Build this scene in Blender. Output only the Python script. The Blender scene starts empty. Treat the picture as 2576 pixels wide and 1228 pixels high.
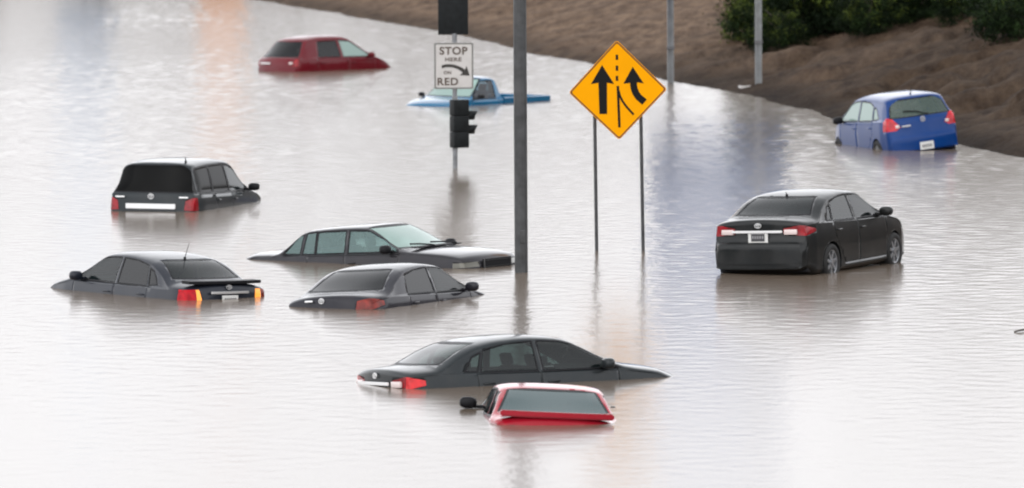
import bpy, bmesh, math, random
from mathutils import Vector, Matrix
random.seed(7)
PI = math.pi
S = bpy.context.scene
COL = S.collection

# ------------------------------------------------------------------ camera
H, HOR, F, ROLL = 8.12, -511.0, 18000.0, -0.004     # metres above water, horizon row, focal length (2576 px wide picture)
W0, CX, CY = 2576.0, 1288.0, 614.0
TH = math.atan((CY - HOR) / F)
FW = Vector((0, math.cos(TH), -math.sin(TH)))
U0 = Vector((0, math.sin(TH), math.cos(TH)))
R0 = Vector((1, 0, 0))
RT = math.cos(ROLL) * R0 + math.sin(ROLL) * U0
UP = -math.sin(ROLL) * R0 + math.cos(ROLL) * U0

def ray(px, py):
    return (FW + RT * ((px - CX) / F) - UP * ((py - CY) / F)).normalized()

def wat(px, py, z=0.0):
    d = ray(px, py)
    t = (z - H) / d.z
    return Vector((0, 0, H)) + d * t

cam = bpy.data.cameras.new('camera')
cam.sensor_width = 36
cam.lens = F / W0 * 36
cam.clip_start = 1
cam.clip_end = 5000
co = bpy.data.objects.new('camera', cam)
M = Matrix((RT, UP, -FW)).transposed().to_4x4()
M.translation = (0, 0, H)
co.matrix_world = M
COL.objects.link(co)
S.camera = co
cam.dof.use_dof = True
cam.dof.focus_distance = 111
cam.dof.aperture_fstop = 2.7

# ------------------------------------------------------------------ materials
def new_mat(name):
    m = bpy.data.materials.new(name)
    m.use_nodes = True
    return m, m.node_tree.nodes, m.node_tree.links, m.node_tree.nodes['Principled BSDF']

def mat(name, col, rough=0.5, metal=0.0, coat=0.0, emit=0.0, ecol=None, var=0.0, scale=3.0, spec=0.5, bump=0.0):
    m, n, l, b = new_mat(name)
    b.inputs['Roughness'].default_value = rough
    b.inputs['Metallic'].default_value = metal
    b.inputs['Coat Weight'].default_value = coat
    b.inputs['Coat Roughness'].default_value = 0.08
    b.inputs['Specular IOR Level'].default_value = spec
    b.inputs['Base Color'].default_value = (*col, 1)
    if emit:
        b.inputs['Emission Color'].default_value = (*(ecol or col), 1)
        b.inputs['Emission Strength'].default_value = emit
    if var or bump:
        tc = n.new('ShaderNodeTexCoord')
        nz = n.new('ShaderNodeTexNoise')
        nz.inputs['Scale'].default_value = scale
        nz.inputs['Detail'].default_value = 5
        l.new(tc.outputs['Object'], nz.inputs['Vector'])
    if var:
        rp = n.new('ShaderNodeValToRGB')
        rp.color_ramp.elements[0].position = 0.3
        rp.color_ramp.elements[1].position = 0.7
        rp.color_ramp.elements[0].color = (*[c * (1 - var) for c in col], 1)
        rp.color_ramp.elements[1].color = (*[min(1, c * (1 + var)) for c in col], 1)
        l.new(nz.outputs['Fac'], rp.inputs['Fac'])
        l.new(rp.outputs['Color'], b.inputs['Base Color'])
    if bump:
        bp = n.new('ShaderNodeBump')
        bp.inputs['Strength'].default_value = bump
        bp.inputs['Distance'].default_value = 0.02
        l.new(nz.outputs['Fac'], bp.inputs['Height'])
        l.new(bp.outputs['Normal'], b.inputs['Normal'])
    return m

def paint(name, col, metal=0.15, rough=0.4, coat=.85):
    metal *= .4
    # car paint under a film of dirt: road dust varies the colour and the gloss
    m, n, l, b = new_mat(name)
    tc = n.new('ShaderNodeTexCoord')
    nz = n.new('ShaderNodeTexNoise'); nz.inputs['Scale'].default_value = 2.2; nz.inputs['Detail'].default_value = 7
    nz.inputs['Roughness'].default_value = 0.65
    l.new(tc.outputs['Object'], nz.inputs['Vector'])
    mx = n.new('ShaderNodeMix'); mx.data_type = 'RGBA'
    mr = n.new('ShaderNodeMapRange')
    mr.inputs['From Min'].default_value = 0.42; mr.inputs['From Max'].default_value = 0.8
    mr.inputs['To Max'].default_value = 0.11
    l.new(nz.outputs['Fac'], mr.inputs['Value'])
    l.new(mr.outputs['Result'], mx.inputs['Factor'])
    mx.inputs['A'].default_value = (*col, 1)
    mx.inputs['B'].default_value = (0.12 + col[0] * .4, 0.10 + col[1] * .4, 0.085 + col[2] * .4, 1)
    l.new(mx.outputs['Result'], b.inputs['Base Color'])
    b.inputs['Metallic'].default_value = metal
    b.inputs['Roughness'].default_value = rough
    b.inputs['Coat Weight'].default_value = coat
    b.inputs['Coat IOR'].default_value = 1.33
    b.inputs['Specular IOR Level'].default_value = .12
    mr2 = n.new('ShaderNodeMapRange')
    mr2.inputs['To Min'].default_value = 0.03; mr2.inputs['To Max'].default_value = 0.16
    l.new(nz.outputs['Fac'], mr2.inputs['Value'])
    l.new(mr2.outputs['Result'], b.inputs['Coat Roughness'])
    return m

def glass(name, tint, see=0.5, rough=0.06, sheen=None, ior=1.5):
    # thin automotive glass: part see-through and tinted, part dark film or pale painted sheen, with a Fresnel reflection
    m = bpy.data.materials.new(name); m.use_nodes = True
    n, l = m.node_tree.nodes, m.node_tree.links
    n.clear()
    out = n.new('ShaderNodeOutputMaterial')
    tr = n.new('ShaderNodeBsdfTransparent'); tr.inputs['Color'].default_value = (*tint, 1)
    df = n.new('ShaderNodeBsdfDiffuse'); df.inputs['Color'].default_value = (*sheen, 1) if sheen else (tint[0] * .04, tint[1] * .045, tint[2] * .05, 1)
    m1 = n.new('ShaderNodeMixShader'); m1.inputs[0].default_value = see
    l.new(df.outputs[0], m1.inputs[1]); l.new(tr.outputs[0], m1.inputs[2])
    gl = n.new('ShaderNodeBsdfGlossy'); gl.inputs['Roughness'].default_value = rough
    fr = n.new('ShaderNodeFresnel'); fr.inputs['IOR'].default_value = ior
    m2 = n.new('ShaderNodeMixShader')
    l.new(fr.outputs[0], m2.inputs[0]); l.new(m1.outputs[0], m2.inputs[1]); l.new(gl.outputs[0], m2.inputs[2])
    l.new(m2.outputs[0], out.inputs['Surface'])
    return m

BLACK = mat('black_plastic', (0.009, 0.009, 0.011), 0.45, spec=.2)
RUBBER = mat('rubber', (0.015, 0.015, 0.015), 0.75)
CHROME = mat('chrome', (0.9, 0.9, 0.9), 0.3, .75)
ALLOY = mat('alloy', (0.42, 0.43, 0.45), 0.33, 0.8)
SEAT = mat('seat_cloth', (0.045, 0.045, 0.05), 0.9, var=.2)
SEATL = mat('seat_cloth_pale', (0.16, 0.16, 0.15), 0.9, var=.2)
REDL = mat('red_lens', (0.27, 0.004, 0.010), 0.22, coat=.5, spec=.2, var=.45, scale=9)
REDA = mat('red_lens_glowing', (0.4, 0.005, 0.010), 0.22, coat=.5, spec=.2, emit=.28, ecol=(1, .02, .02), var=.5, scale=7)
REDB = mat('red_lens_bright', (0.5, 0.008, 0.020), 0.22, coat=.5, spec=.2, var=.35, scale=9)
REDLIT = mat('red_lens_lit', (0.4, 0.004, 0.012), 0.3, coat=.2, spec=.1, var=.4, scale=8, emit=0.06, ecol=(1, .02, .03))
REDDIM = mat('red_lens_old', (0.19, 0.012, 0.005), 0.3, coat=.4, spec=.2, var=.5, scale=8)
CLEARL = mat('clear_lens', (0.75, 0.62, 0.6), 0.12, coat=1)
AMBER = mat('amber_lens_lit', (0.8, 0.26, 0.03), 0.25, emit=.75, ecol=(1, .36, .06))
GALV0 = mat('dull_trim', (.12, .12, .12), .4, .6)
HEADL = mat('headlight_lens', (0.07, 0.065, 0.045), 0.12, metal=.3, coat=1)
PLATEW = mat('plate_white', (0.7, 0.7, 0.68), 0.5)
PLATED = mat('plate_dark', (0.06, 0.06, 0.065), 0.5)

# ------------------------------------------------------------------ object helpers
def link(name, me, m=None, parent=None, smooth=None):
    o = bpy.data.objects.new(name, me)
    COL.objects.link(o)
    if m: me.materials.append(m)
    if parent is not None: o.parent = parent
    if smooth is not None:
        for p in me.polygons: p.use_smooth = True
        me.set_sharp_from_angle(angle=math.radians(smooth))
    return o

def from_bm(name, bm, m=None, parent=None, smooth=None):
    me = bpy.data.meshes.new(name)
    bm.to_mesh(me); bm.free()
    return link(name, me, m, parent, smooth)

def empty(name, loc, rz=0):
    o = bpy.data.objects.new(name, None)
    o.location = loc; o.rotation_euler = (0, 0, rz)
    o.empty_display_size = .3
    COL.objects.link(o)
    return o

def tag(o, label=None, cat=None, group=None, kind=None):
    if label: o['label'] = label
    if cat: o['category'] = cat
    if group: o['group'] = group
    if kind: o['kind'] = kind
    return o

def box(bm, c, s, mtx=None, bev=0.0):
    r = bmesh.ops.create_cube(bm, size=1)
    vs = r['verts']
    for v in vs:
        v.co = Vector((v.co.x * s[0], v.co.y * s[1], v.co.z * s[2]))
    if bev:
        es = list({e for v in vs for e in v.link_edges})
        rr = bmesh.ops.bevel(bm, geom=es, offset=bev, segments=2, affect='EDGES', profile=.6)
        vs = list({v for f in rr['faces'] for v in f.verts} | {v for v in vs if v.is_valid})
    for v in vs:
        p = v.co
        if mtx: p = mtx @ p
        v.co = p + Vector(c)
    return vs

def tube(bm, pts, rad, seg=12, caps=True):
    """tube along a polyline; rad is a number or a list"""
    rings = []
    n = len(pts)
    for i, p in enumerate(pts):
        p = Vector(p)
        a = Vector(pts[max(0, i - 1)]); b = Vector(pts[min(n - 1, i + 1)])
        t = (b - a).normalized()
        ref = Vector((1, 0, 0)) if abs(t.x) < .8 else Vector((0, 0, 1))
        u = t.cross(ref).normalized(); w = t.cross(u)
        r = rad[i] if isinstance(rad, (list, tuple)) else rad
        rings.append([bm.verts.new(p + u * (r * math.cos(2 * PI * k / seg)) + w * (r * math.sin(2 * PI * k / seg))) for k in range(seg)])
    for a, b in zip(rings, rings[1:]):
        for k in range(seg):
            bm.faces.new((a[k], a[(k + 1) % seg], b[(k + 1) % seg], b[k]))
    if caps:
        bm.faces.new(rings[0][::-1]); bm.faces.new(rings[-1])
    bmesh.ops.recalc_face_normals(bm, faces=bm.faces)

def prism(bm, poly, depth, mp, z0=0.0):
    """extrude a 2D polygon by depth; mp(x, y, d) -> Vector"""
    a = [bm.verts.new(mp(x, y, z0)) for x, y in poly]
    b = [bm.verts.new(mp(x, y, z0 + depth)) for x, y in poly]
    n = len(poly)
    bm.faces.new(a); bm.faces.new(b[::-1])
    for i in range(n):
        bm.faces.new((a[i], b[i], b[(i + 1) % n], a[(i + 1) % n]))
    bmesh.ops.recalc_face_normals(bm, faces=bm.faces)

def lerp(tab, x):
    if x <= tab[0][0]: return tab[0][1]
    for (x0, a), (x1, b) in zip(tab, tab[1:]):
        if x <= x1:
            t = (x - x0) / (x1 - x0 + 1e-9)
            return a + (b - a) * t
    return tab[-1][1]

def slerp_tab(tab, x):
    if x <= tab[0][0]: return tab[0][1]
    for (x0, a), (x1, b) in zip(tab, tab[1:]):
        if x <= x1:
            t = (x - x0) / (x1 - x0 + 1e-9)
            t = t * t * (3 - 2 * t) * .35 + t * .65
            return a + (b - a) * t
    return tab[-1][1]

def sstep(a, b, x):
    t = max(0, min(1, (x - a) / (b - a)))
    return t * t * (3 - 2 * t)

# ------------------------------------------------------------------ car shell
def chaikin(p, k=2):
    for _ in range(k):
        q = [p[0]]
        for a, b in zip(p, p[1:]):
            q.append((a[0] * .8 + b[0] * .2, a[1] * .8 + b[1] * .2))
            q.append((a[0] * .2 + b[0] * .8, a[1] * .2 + b[1] * .8))
        q.append(p[-1]); p = q
    return p

def resample(p, step):
    out = [p[0]]
    for a, b in zip(p, p[1:]):
        d = math.hypot(b[0] - a[0], b[1] - a[1])
        k = max(1, int(d / step))
        for i in range(1, k + 1):
            out.append((a[0] + (b[0] - a[0]) * i / k, a[1] + (b[1] - a[1]) * i / k))
    return out

def shell(sp):
    top = resample(chaikin(sp['top']), .06)
    half = []
    xs0, xs1 = sp['top'][0][0], sp['top'][-1][0]
    for (x, zt) in top:
        w = slerp_tab(sp['plan'], x)
        zs = lerp(sp['shoulder'], x)
        zb = sp['bottom'] + .14 * sstep(xs0 + .5, xs0, x) + .1 * sstep(xs1 - .5, xs1, x)
        zs = min(zs, zb + (zt - zb) * .93)
        zb = min(zb, zs - .02)
        h = zt - zs
        k = sstep(.1, .3, h)
        rc = sp.get('rc', .12)
        h3 = max(0.0, h - rc) * k
        tum = sp['tumble']
        pts = []
        for i in range(3): pts.append((.82 * w * i / 2, zb))
        zm = zb + (zs - zb) * .55
        ws = w - .025
        NL = 12
        for i in range(1, NL + 1):
            t = i / NL
            if t < .15: y = w * (.82 + .16 * math.sin(t / .15 * PI / 2)); z = zb + (zs - zb) * t * .6
            else:
                z = zb + (zs - zb) * (.09 + .91 * (t - .15) / .85)
                u = (z - zm) / (zs - zm) if z > zm else (z - zm) / (zm - zb)
                y = w - (.035 if u > 0 else .02) * abs(u) ** 2.2
            pts.append((y, z))
        ins = .055 * k
        y0 = ws - ins; z0 = zs + .018 * k
        pyt = y0 - tum * h3 - .12 * h3 * h3
        NG = 14
        for i in range(1, NG + 1):
            t = i / NG
            hh = h3 * t
            y = y0 - tum * hh - .12 * hh * hh
            if t < .12: pass
            pts.append((y if k > 0 else ws - .001 * i, z0 + (zs + h3 - z0) * t if h3 > .02 else zs + .0008 * i))
        ay, az = pts[-1]
        b = zt - az
        nn = 2.0 + .75 * k
        NC = 14
        for i in range(1, NC + 1):
            th = PI / 2 * (i / NC) ** 1.0
            pts.append((ay * math.cos(th) ** (2 / nn) if i < NC else 0.0, az + b * math.sin(th) ** (2 / nn)))
        half.append((x, pts, w))
    n = len(half[0][1])
    bm = bmesh.new()
    lay = bm.faces.layers.int.new('seg')
    rings = []
    Wm = max(w for _, _, w in half)
    cr, cf = sp.get('warp', (.12, .22))
    for x, pts, w in half:
        r = []
        for (y, z) in [(-a, b) for a, b in pts[::-1][:-1]] + pts:
            q = (abs(y) / Wm) ** 2.4
            low = 1.0 - .0 * z
            xx = x + cr * q * sstep(xs0 + .9, xs0, x) - cf * q * sstep(xs1 - 1.3, xs1, x)
            # curved windscreen and rear glass in plan
            g = sstep(lerp(sp['shoulder'], x) + .02, lerp(sp['shoulder'], x) + .25, z)
            xx += g * (abs(y) / .7) ** 2 * (-.10 * sstep(-.2, .9, x) + .07 * sstep(-.6, -1.6, x))
            r.append(bm.verts.new((xx, y, z)))
        rings.append(r)
    m = len(rings[0])
    ntop = 14
    for a, b in zip(rings, rings[1:]):
        for k in range(m - 1):
            try: f = bm.faces.new((a[k], b[k], b[k + 1], a[k + 1]))
            except ValueError: continue
            j = k if k >= m // 2 else m - 2 - k      # distance from the roof centre, mirrored
            f[lay] = 1
    bm.faces.new(rings[0]); bm.faces.new(rings[-1][::-1])
    bmesh.ops.remove_doubles(bm, verts=bm.verts, dist=.0015)
    bmesh.ops.recalc_face_normals(bm, faces=bm.faces)
    return bm

def pl_xz(poly, side, grow=0.0, yin=.3):
    """half spaces (point, outward normal) of a convex polygon seen from the side"""
    cx = sum(p[0] for p in poly) / len(poly); cz = sum(p[1] for p in poly) / len(poly)
    out = []
    for a, b in zip(poly, poly[1:] + poly[:1]):
        nx, nz = b[1] - a[1], -(b[0] - a[0])
        d = math.hypot(nx, nz); nx /= d; nz /= d
        if (cx - a[0]) * nx + (cz - a[1]) * nz > 0: nx, nz = -nx, -nz
        out.append((Vector((a[0] + nx * grow, 0, a[1] + nz * grow)), Vector((nx, 0, nz))))
    out.append((Vector((0, side * yin, 0)), Vector((0, -side, 0))))
    return out

def pl_yz(poly, x0, x1, grow=0.0):
    cy = sum(p[0] for p in poly) / len(poly); cz = sum(p[1] for p in poly) / len(poly)
    out = []
    for a, b in zip(poly, poly[1:] + poly[:1]):
        ny, nz = b[1] - a[1], -(b[0] - a[0])
        d = math.hypot(ny, nz); ny /= d; nz /= d
        if (cy - a[0]) * ny + (cz - a[1]) * nz > 0: ny, nz = -ny, -nz
        out.append((Vector((0, a[0] + ny * grow, a[1] + nz * grow)), Vector((0, ny, nz))))
    out.append((Vector((x0, 0, 0)), Vector((-1, 0, 0))))
    out.append((Vector((x1, 0, 0)), Vector((1, 0, 0))))
    return out

def cut(bm, planes, nfilt=None):
    """cut the shell along the planes and return the faces inside all of them"""
    def near(f, tol):
        c = f.calc_center_median()
        return all((c - p).dot(n) < tol for p, n in planes)
    fs = [f for f in bm.faces if near(f, .16) and (nfilt is None or nfilt(f))]
    for p, n in planes:
        fs = [f for f in fs if f.is_valid]
        if not fs: return []
        es = {e for f in fs for e in f.edges}; vs = {v for f in fs for v in f.verts}
        r = bmesh.ops.bisect_plane(bm, geom=fs + list(es) + list(vs), dist=1e-4, plane_co=p, plane_no=n)
        fs = list({g for g in r['geom'] if isinstance(g, bmesh.types.BMFace)} | {f for f in fs if f.is_valid})
    bm.normal_update()
    return [f for f in fs if f.is_valid and near(f, 1e-5) and (nfilt is None or nfilt(f))]

def cut2(bm, outer, inner, nf):
    """cut both outlines; return (faces inside the inner one, faces of the ring between them)"""
    cut(bm, outer, nf); cut(bm, inner, nf)
    ins, ring = [], []
    for f in bm.faces:
        if not nf(f): continue
        c = f.calc_center_median()
        if all((c - p).dot(n) < 1e-5 for p, n in outer):
            (ins if all((c - p).dot(n) < 1e-5 for p, n in inner) else ring).append(f)
    return ins, ring

def take(bm, faces, name, m, parent, off=0.0, keep=False, thick=0.0, smooth=35):
    """move faces out of the shell into a mesh of their own"""
    if not faces: return None
    nb = bmesh.new(); mp = {}
    bm.normal_update()
    for f in faces:
        for v in f.verts:
            if v not in mp: mp[v] = nb.verts.new(v.co + v.normal * off)
        try: nb.faces.new([mp[v] for v in f.verts])
        except ValueError: pass
    if not keep: bmesh.ops.delete(bm, geom=faces, context='FACES')
    o = from_bm(name, nb, m, parent, smooth)
    if thick:
        md = o.modifiers.new('thickness', 'SOLIDIFY'); md.thickness = thick; md.offset = -1
    return o

def drop(bm, faces):
    if faces: bmesh.ops.delete(bm, geom=faces, context='FACES')

def mirror_part(root, m, x, y, z, side, s=1.0, lean=0.0):
    bm = bmesh.new()
    r = bmesh.ops.create_uvsphere(bm, u_segments=16, v_segments=10, radius=1)
    for v in bm.verts:
        c = v.co.copy()
        c = Vector([math.copysign(abs(a) ** .72, a) for a in c])
        v.co = Vector((x + c.x * .075 * s + (.02 if c.x > 0 else 0) * (1 - abs(c.y)), side * y + c.y * .115 * s, z + c.z * .078 * s))
    # the stalk that carries it
    box(bm, (x + .02, side * (y - .13 * s), z - .045), (.07, .14, .04), bev=.01)
    return from_bm('wing_mirror', bm, m, root, 60)

def wheel_part(root, x, y, z, r=.31, spokes=7):
    side = 1 if y > 0 else -1
    t = bmesh.new()
    prof = [(r * .66, -.09), (r * .8, -.105), (r * .95, -.095), (r, -.07), (r, .07), (r * .95, .095), (r * .8, .105), (r * .66, .09)]
    n = 40; rings = []
    for k in range(n):
        a = 2 * PI * k / n
        rings.append([t.verts.new((x + q * math.cos(a), y + w, z + q * math.sin(a))) for q, w in prof])
    for k in range(n):
        A, B = rings[k], rings[(k + 1) % n]
        for i in range(len(prof)):
            t.faces.new((A[i], A[(i + 1) % len(prof)], B[(i + 1) % len(prof)], B[i]))
    bmesh.ops.recalc_face_normals(t, faces=t.faces)
    tyre = from_bm('tyre', t, RUBBER, root, 50)
    b = bmesh.new()
    prof = [(r * .67, -.085), (r * .67, .085), (r * .62, .08), (r * .58, 0), (r * .58, -.08)]
    rings = []
    for k in range(n):
        a = 2 * PI * k / n
        rings.append([b.verts.new((x + q * math.cos(a), y + side * w, z + q * math.sin(a))) for q, w in prof])
    for k in range(n):
        A, B = rings[k], rings[(k + 1) % n]
        for i in range(len(prof)):
            b.faces.new((A[i], A[(i + 1) % len(prof)], B[(i + 1) % len(prof)], B[i]))
    for k in range(spokes):
        a = 2 * PI * k / spokes + .2
        mt = Matrix.Rotation(-a, 4, 'Y')
        box(b, (x + .36 * r * math.cos(a), y + side * .06, z + .36 * r * math.sin(a)), (r * .56, .03, r * .17), mt, .008)
    vs = bmesh.ops.create_cone(b, cap_ends=True, segments=20, radius1=r * .17, radius2=r * .15, depth=.05)['verts']
    for v in vs:
        v.co = Vector((x + v.co.x, y + side * .07 + v.co.z * .9, z + v.co.y))
    bmesh.ops.recalc_face_normals(b, faces=b.faces)
    from_bm('rim', b, ALLOY, tyre, 40)
    d = bmesh.new()     # dark brake disc and drum behind the spokes
    vs = bmesh.ops.create_cone(d, cap_ends=True, segments=24, radius1=r * .5, radius2=r * .5, depth=.03)['verts']
    for v in vs:
        v.co = Vector((x + v.co.x, y + v.co.z, z + v.co.y))
    from_bm('brake_disc', d, BLACK, tyre)

def ellipse_badge(root, x, y, z, w=.06, h=.04, tilt=0.0, face=-1):
    b = bmesh.new()
    def ring(cy, cz, a, c, rr):
        pts = [(x, y + cy + a * math.cos(t * PI / 12), z + cz + c * math.sin(t * PI / 12)) for t in range(25)]
        tube(b, pts, rr, 6, False)
    ring(0, 0, w, h, .007); ring(0, h * .25, w * .62, h * .3, .005); ring(0, 0, w * .3, h * .9, .005)
    return from_bm('badge', b, CHROME, root, 60)

def seats_part(root, xs, z, m, w=.3):
    for (x, rear) in xs:
        ys = (0,) if rear else (-.36, .36)
        for y in ys:
            b = bmesh.new()
            ww = 1.15 if rear else .46
            mt = Matrix.Rotation(-.25, 4, 'Y')
            box(b, (x, y, z), (.13, ww, .56), mt, .04)
            box(b, (x + .22, y, z - .26), (.5, ww, .13), None, .04)
            st = from_bm('seat', b, m, root, 50)
            for hy in ((-.36, .36) if rear else (0,)):
                b = bmesh.new()
                box(b, (x - .10, y + hy, z + .36), (.09, .24, .17), mt, .035)
                tube(b, [(x - .08, y + hy, z + .22), (x - .1, y + hy, z + .36)], .012, 6)
                from_bm('head_rest', b, m, st, 50)

def build_car(sp, pose, name, label, cat, group=None):
    X, Y, Z, yaw, pitch, roll = pose
    root = empty(name, (X, Y, Z))
    root.rotation_mode = 'XYZ'
    root.scale = sp.get('scale', (1, 1, 1))
    mt = Matrix.Rotation(math.radians(yaw), 4, 'Z') @ Matrix.Rotation(-math.radians(pitch), 4, 'Y') @ Matrix.Rotation(math.radians(roll), 4, 'X')
    root.rotation_euler = mt.to_euler('XYZ')
    tag(root, label, cat, group)
    bm = shell(sp)
    P = sp['paint']
    trim = sp.get('trim', BLACK)
    trims = []
    # windscreen and rear glass: quads seen along the car: (z low, half width, z high, half width, x0, x1)
    for key, nm in (('screen', 'windscreen'), ('backlight', 'rear_window')):
        if key not in sp: continue
        z0, a0, z1, a1, x0, x1 = sp[key][:6]
        g = sp[key][6] if len(sp[key]) > 6 else sp['glass']
        q = [(-a0, z0), (a0, z0), (a1, z1), (-a1, z1)]
        sel = lambda f: abs(f.normal.x) > .12 or f.normal.z > .5
        inner, ring = cut2(bm, pl_yz(q, x0, x1, .022), pl_yz(q, x0, x1, 0), sel)
        ws = take(bm, inner, nm, g, root, -.004, smooth=60)
        ring = [f for f in ring if f.is_valid]
        if ring: take(bm, ring, nm.replace('windscreen', 'windscreen') + '_seal', BLACK, ws if ws else root, -.001)
    for side in (1, -1):
        for w in sp['windows']:
            poly, g = (w if isinstance(w, tuple) and isinstance(w[0], list) else (w, sp['glass']))
            nf = lambda f: abs(f.normal.y) > .35
            grow = sp.get('trimw', .022)
            inner, ring = cut2(bm, pl_xz(poly, side, grow), pl_xz(poly, side, 0), nf)
            o = take(bm, inner, 'side_window', g, root, -.006, smooth=60)
            ring = [f for f in ring if f.is_valid]
            take(bm, ring, 'window_seal', trim, o or root, 0, thick=.01)
        for r_ in sp.get('arches', []):
            x, z, r = r_
            poly = [(x + r * math.cos(2 * PI * k / 18), z + r * math.sin(2 * PI * k / 18)) for k in range(18)]
            drop(bm, cut(bm, pl_xz(poly, side, 0, .62), lambda f: True))
            b = bmesh.new()      # the dark liner inside the arch
            t0, t1 = [], []
            for k in range(19):
                a = PI * k / 18
                t0.append(b.verts.new((x + (r + .012) * math.cos(a), side * .8, z + (r + .012) * math.sin(a))))
                t1.append(b.verts.new((x + (r + .012) * math.cos(a), side * .5, z + (r + .012) * math.sin(a))))
            for k in range(18):
                b.faces.new((t0[k], t0[k + 1], t1[k + 1], t1[k]))
            b.faces.new(t1)
            from_bm('wheel_arch', b, BLACK, root)
        # lights: (name, material, polygon seen from behind or ahead for the +y side, x0, x1)
        for L in sp.get('lights', []):
            nm, m, poly, x0, x1 = L[:5]
            only = L[5] if len(L) > 5 else 0
            if only and only != side: continue
            q = [(side * a, b) for a, b in poly]
            pls = pl_yz(q, x0, x1)
            for (xa, za, xb, zb, up) in (L[6] if len(L) > 6 else ()):      # slanted ends where the lamp wraps round the corner
                nn_ = Vector((-(zb - za), 0, xb - xa)).normalized()
                if (nn_.z > 0) != up: nn_ = -nn_
                pls.append((Vector((xa, 0, za)), nn_))
            take(bm, cut(bm, pls), nm, m, root, .004, smooth=60, thick=.0)
        for d in sp.get('doors', []):
            nf = lambda f: abs(f.normal.y) > .3
            inner, ring = cut2(bm, pl_xz(d, side, .009), pl_xz(d, side, 0), nf)
            o = take(bm, [f for f in inner if f.is_valid], 'door', P, root, 0, thick=.012)
            drop(bm, [f for f in ring if f.is_valid])
            if o and sp.get('handles', True):
                b = bmesh.new()
                hx = min(p[0] for p in d) + .17; hz = max(p[1] for p in d) - .13
                hy = slerp_tab(sp['plan'], hx) + .008
                tube(b, [(hx - .1, side * (hy - .03), hz), (hx - .08, side * hy, hz), (hx + .06, side * hy, hz), (hx + .08, side * (hy - .03), hz)], .014, 8)
                from_bm('door_handle', b, sp.get('handle_mat', P), o, 60)
    # dark slots of boot lid, bumper and bonnet: cut thin bands out of the shell
    for (q, x0, x1) in sp.get('slots', []):
        drop(bm, cut(bm, pl_yz(q, x0, x1)))
    body = from_bm('body', bm, P, root, 32)
    md = body.modifiers.new('thickness', 'SOLIDIFY'); md.thickness = .018; md.offset = -1
    b = bmesh.new()          # dark floor and inner tub
    x0, x1 = sp['top'][0][0] + .25, sp['top'][-1][0] - .3
    wm = max(p[1] for p in sp['plan']) - .12
    box(b, ((x0 + x1) / 2, 0, sp['bottom'] + .12), (x1 - x0, wm * 2, .1), bev=.02)
    from_bm('floor_pan', b, BLACK, body)
    if 'mirror' in sp:
        x, y, z = sp['mirror'][:3]
        ms = sp.get('mirror_s', 1.0)
        for side, q in sp.get('mirror_sides', ((1, ms), (-1, ms))):
            mirror_part(root, sp.get('mirror_mat', P), x, y - (.06 if q < .5 else 0), z, side, q)
    if 'seats' in sp:
        seats_part(root, sp['seats'], sp.get('seat_z', .72), sp.get('seat_mat', SEAT))
    if 'dash' in sp:
        b = bmesh.new(); x, z = sp['dash']
        box(b, (x, 0, z), (.35, 1.25, .2), bev=.06)
        from_bm('dashboard', b, BLACK, root, 40)
    return root

def bar(root, name, m, x, y0, y1, z0, z1, h, t=.03, bow=.03):
    """a bowed strip across the tail"""
    b = bmesh.new(); n = 14; rings = []
    for i in range(n + 1):
        u = i / n; y = y0 + (y1 - y0) * u
        xx = x + bow * (abs(y) / .7) ** 2 * (1 if x < 0 else -1)
        z = z0 + (z1 - z0) * u
        rings.append([b.verts.new((xx - t / 2, y, z - h / 2)), b.verts.new((xx + t / 2, y, z - h / 2)),
                      b.verts.new((xx + t / 2, y, z + h / 2)), b.verts.new((xx - t / 2, y, z + h / 2))])
    for A, B in zip(rings, rings[1:]):
        for k in range(4):
            b.faces.new((A[k], A[(k + 1) % 4], B[(k + 1) % 4], B[k]))
    b.faces.new(rings[0]); b.faces.new(rings[-1])
    bmesh.ops.recalc_face_normals(b, faces=b.faces)
    es = [e for e in b.edges if e.calc_face_angle(0) > .8]
    bmesh.ops.bevel(b, geom=es, offset=min(h, t) * .22, segments=2, affect='EDGES')
    return from_bm(name, b, m, root, 50)

def plate(root, x, y, z, w=.31, h=.16, dark=False):
    b = bmesh.new()
    box(b, (x, y, z), (.012, w, h), bev=.004)
    p = from_bm('licence_plate', b, PLATEW, root)
    b = bmesh.new()
    if dark:
        box(b, (x - .009, y, z + .015), (.008, w * .68, h * .72))
        f = from_bm('plate_field', b, PLATED, p)
        b = bmesh.new()
        for k in range(5):
            box(b, (x - .015, y + (k - 2) * w * .125, z + .02), (.006, w * .07, h * .26))
        from_bm('plate_characters', b, mat('plate_grey', (.3, .3, .31), .6), p)
    else:
        for k in range(6):
            box(b, (x - .009, y + (k - 2.5) * w * .125, z - .005), (.006, w * .06, h * .4))
        from_bm('plate_characters', b, PLATED, p)
    return p

def antenna(root, x, y, z, L=.12, lean=(-.5, 0), r=.01):
    b = bmesh.new()
    tube(b, [(x, y, z - .02), (x, y, z + .02)], .022, 10)
    tube(b, [(x, y, z + .01), (x + lean[0] * L, y + lean[1] * L, z + L)], [r, r * .4], 8)
    return from_bm('antenna', b, BLACK, root, 50)

# ------------------------------------------------------------------ the ten vehicles
G_DARK = glass('glass_dark_tint', (.36, .46, .44), .62)
G_SHEEN = glass('glass_painted_sheen', (.80, .97, .92), .35, .12, (.42, .58, .53))  # pale diffuse colour stands in for sky and water light on the glass
G_SHEENS = glass('glass_faint_sheen', (.75, .95, .92), .55, .1, (.20, .32, .31))  # fainter version, reflected light again put into the diffuse colour
G_MID = glass('glass_grey_green', (.55, .74, .72), .75)
G_CLEAR = glass('glass_pale_green', (.72, .93, .88), .93)
G_SMOKE = glass('glass_smoke', (.12, .13, .15), .4)

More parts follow.
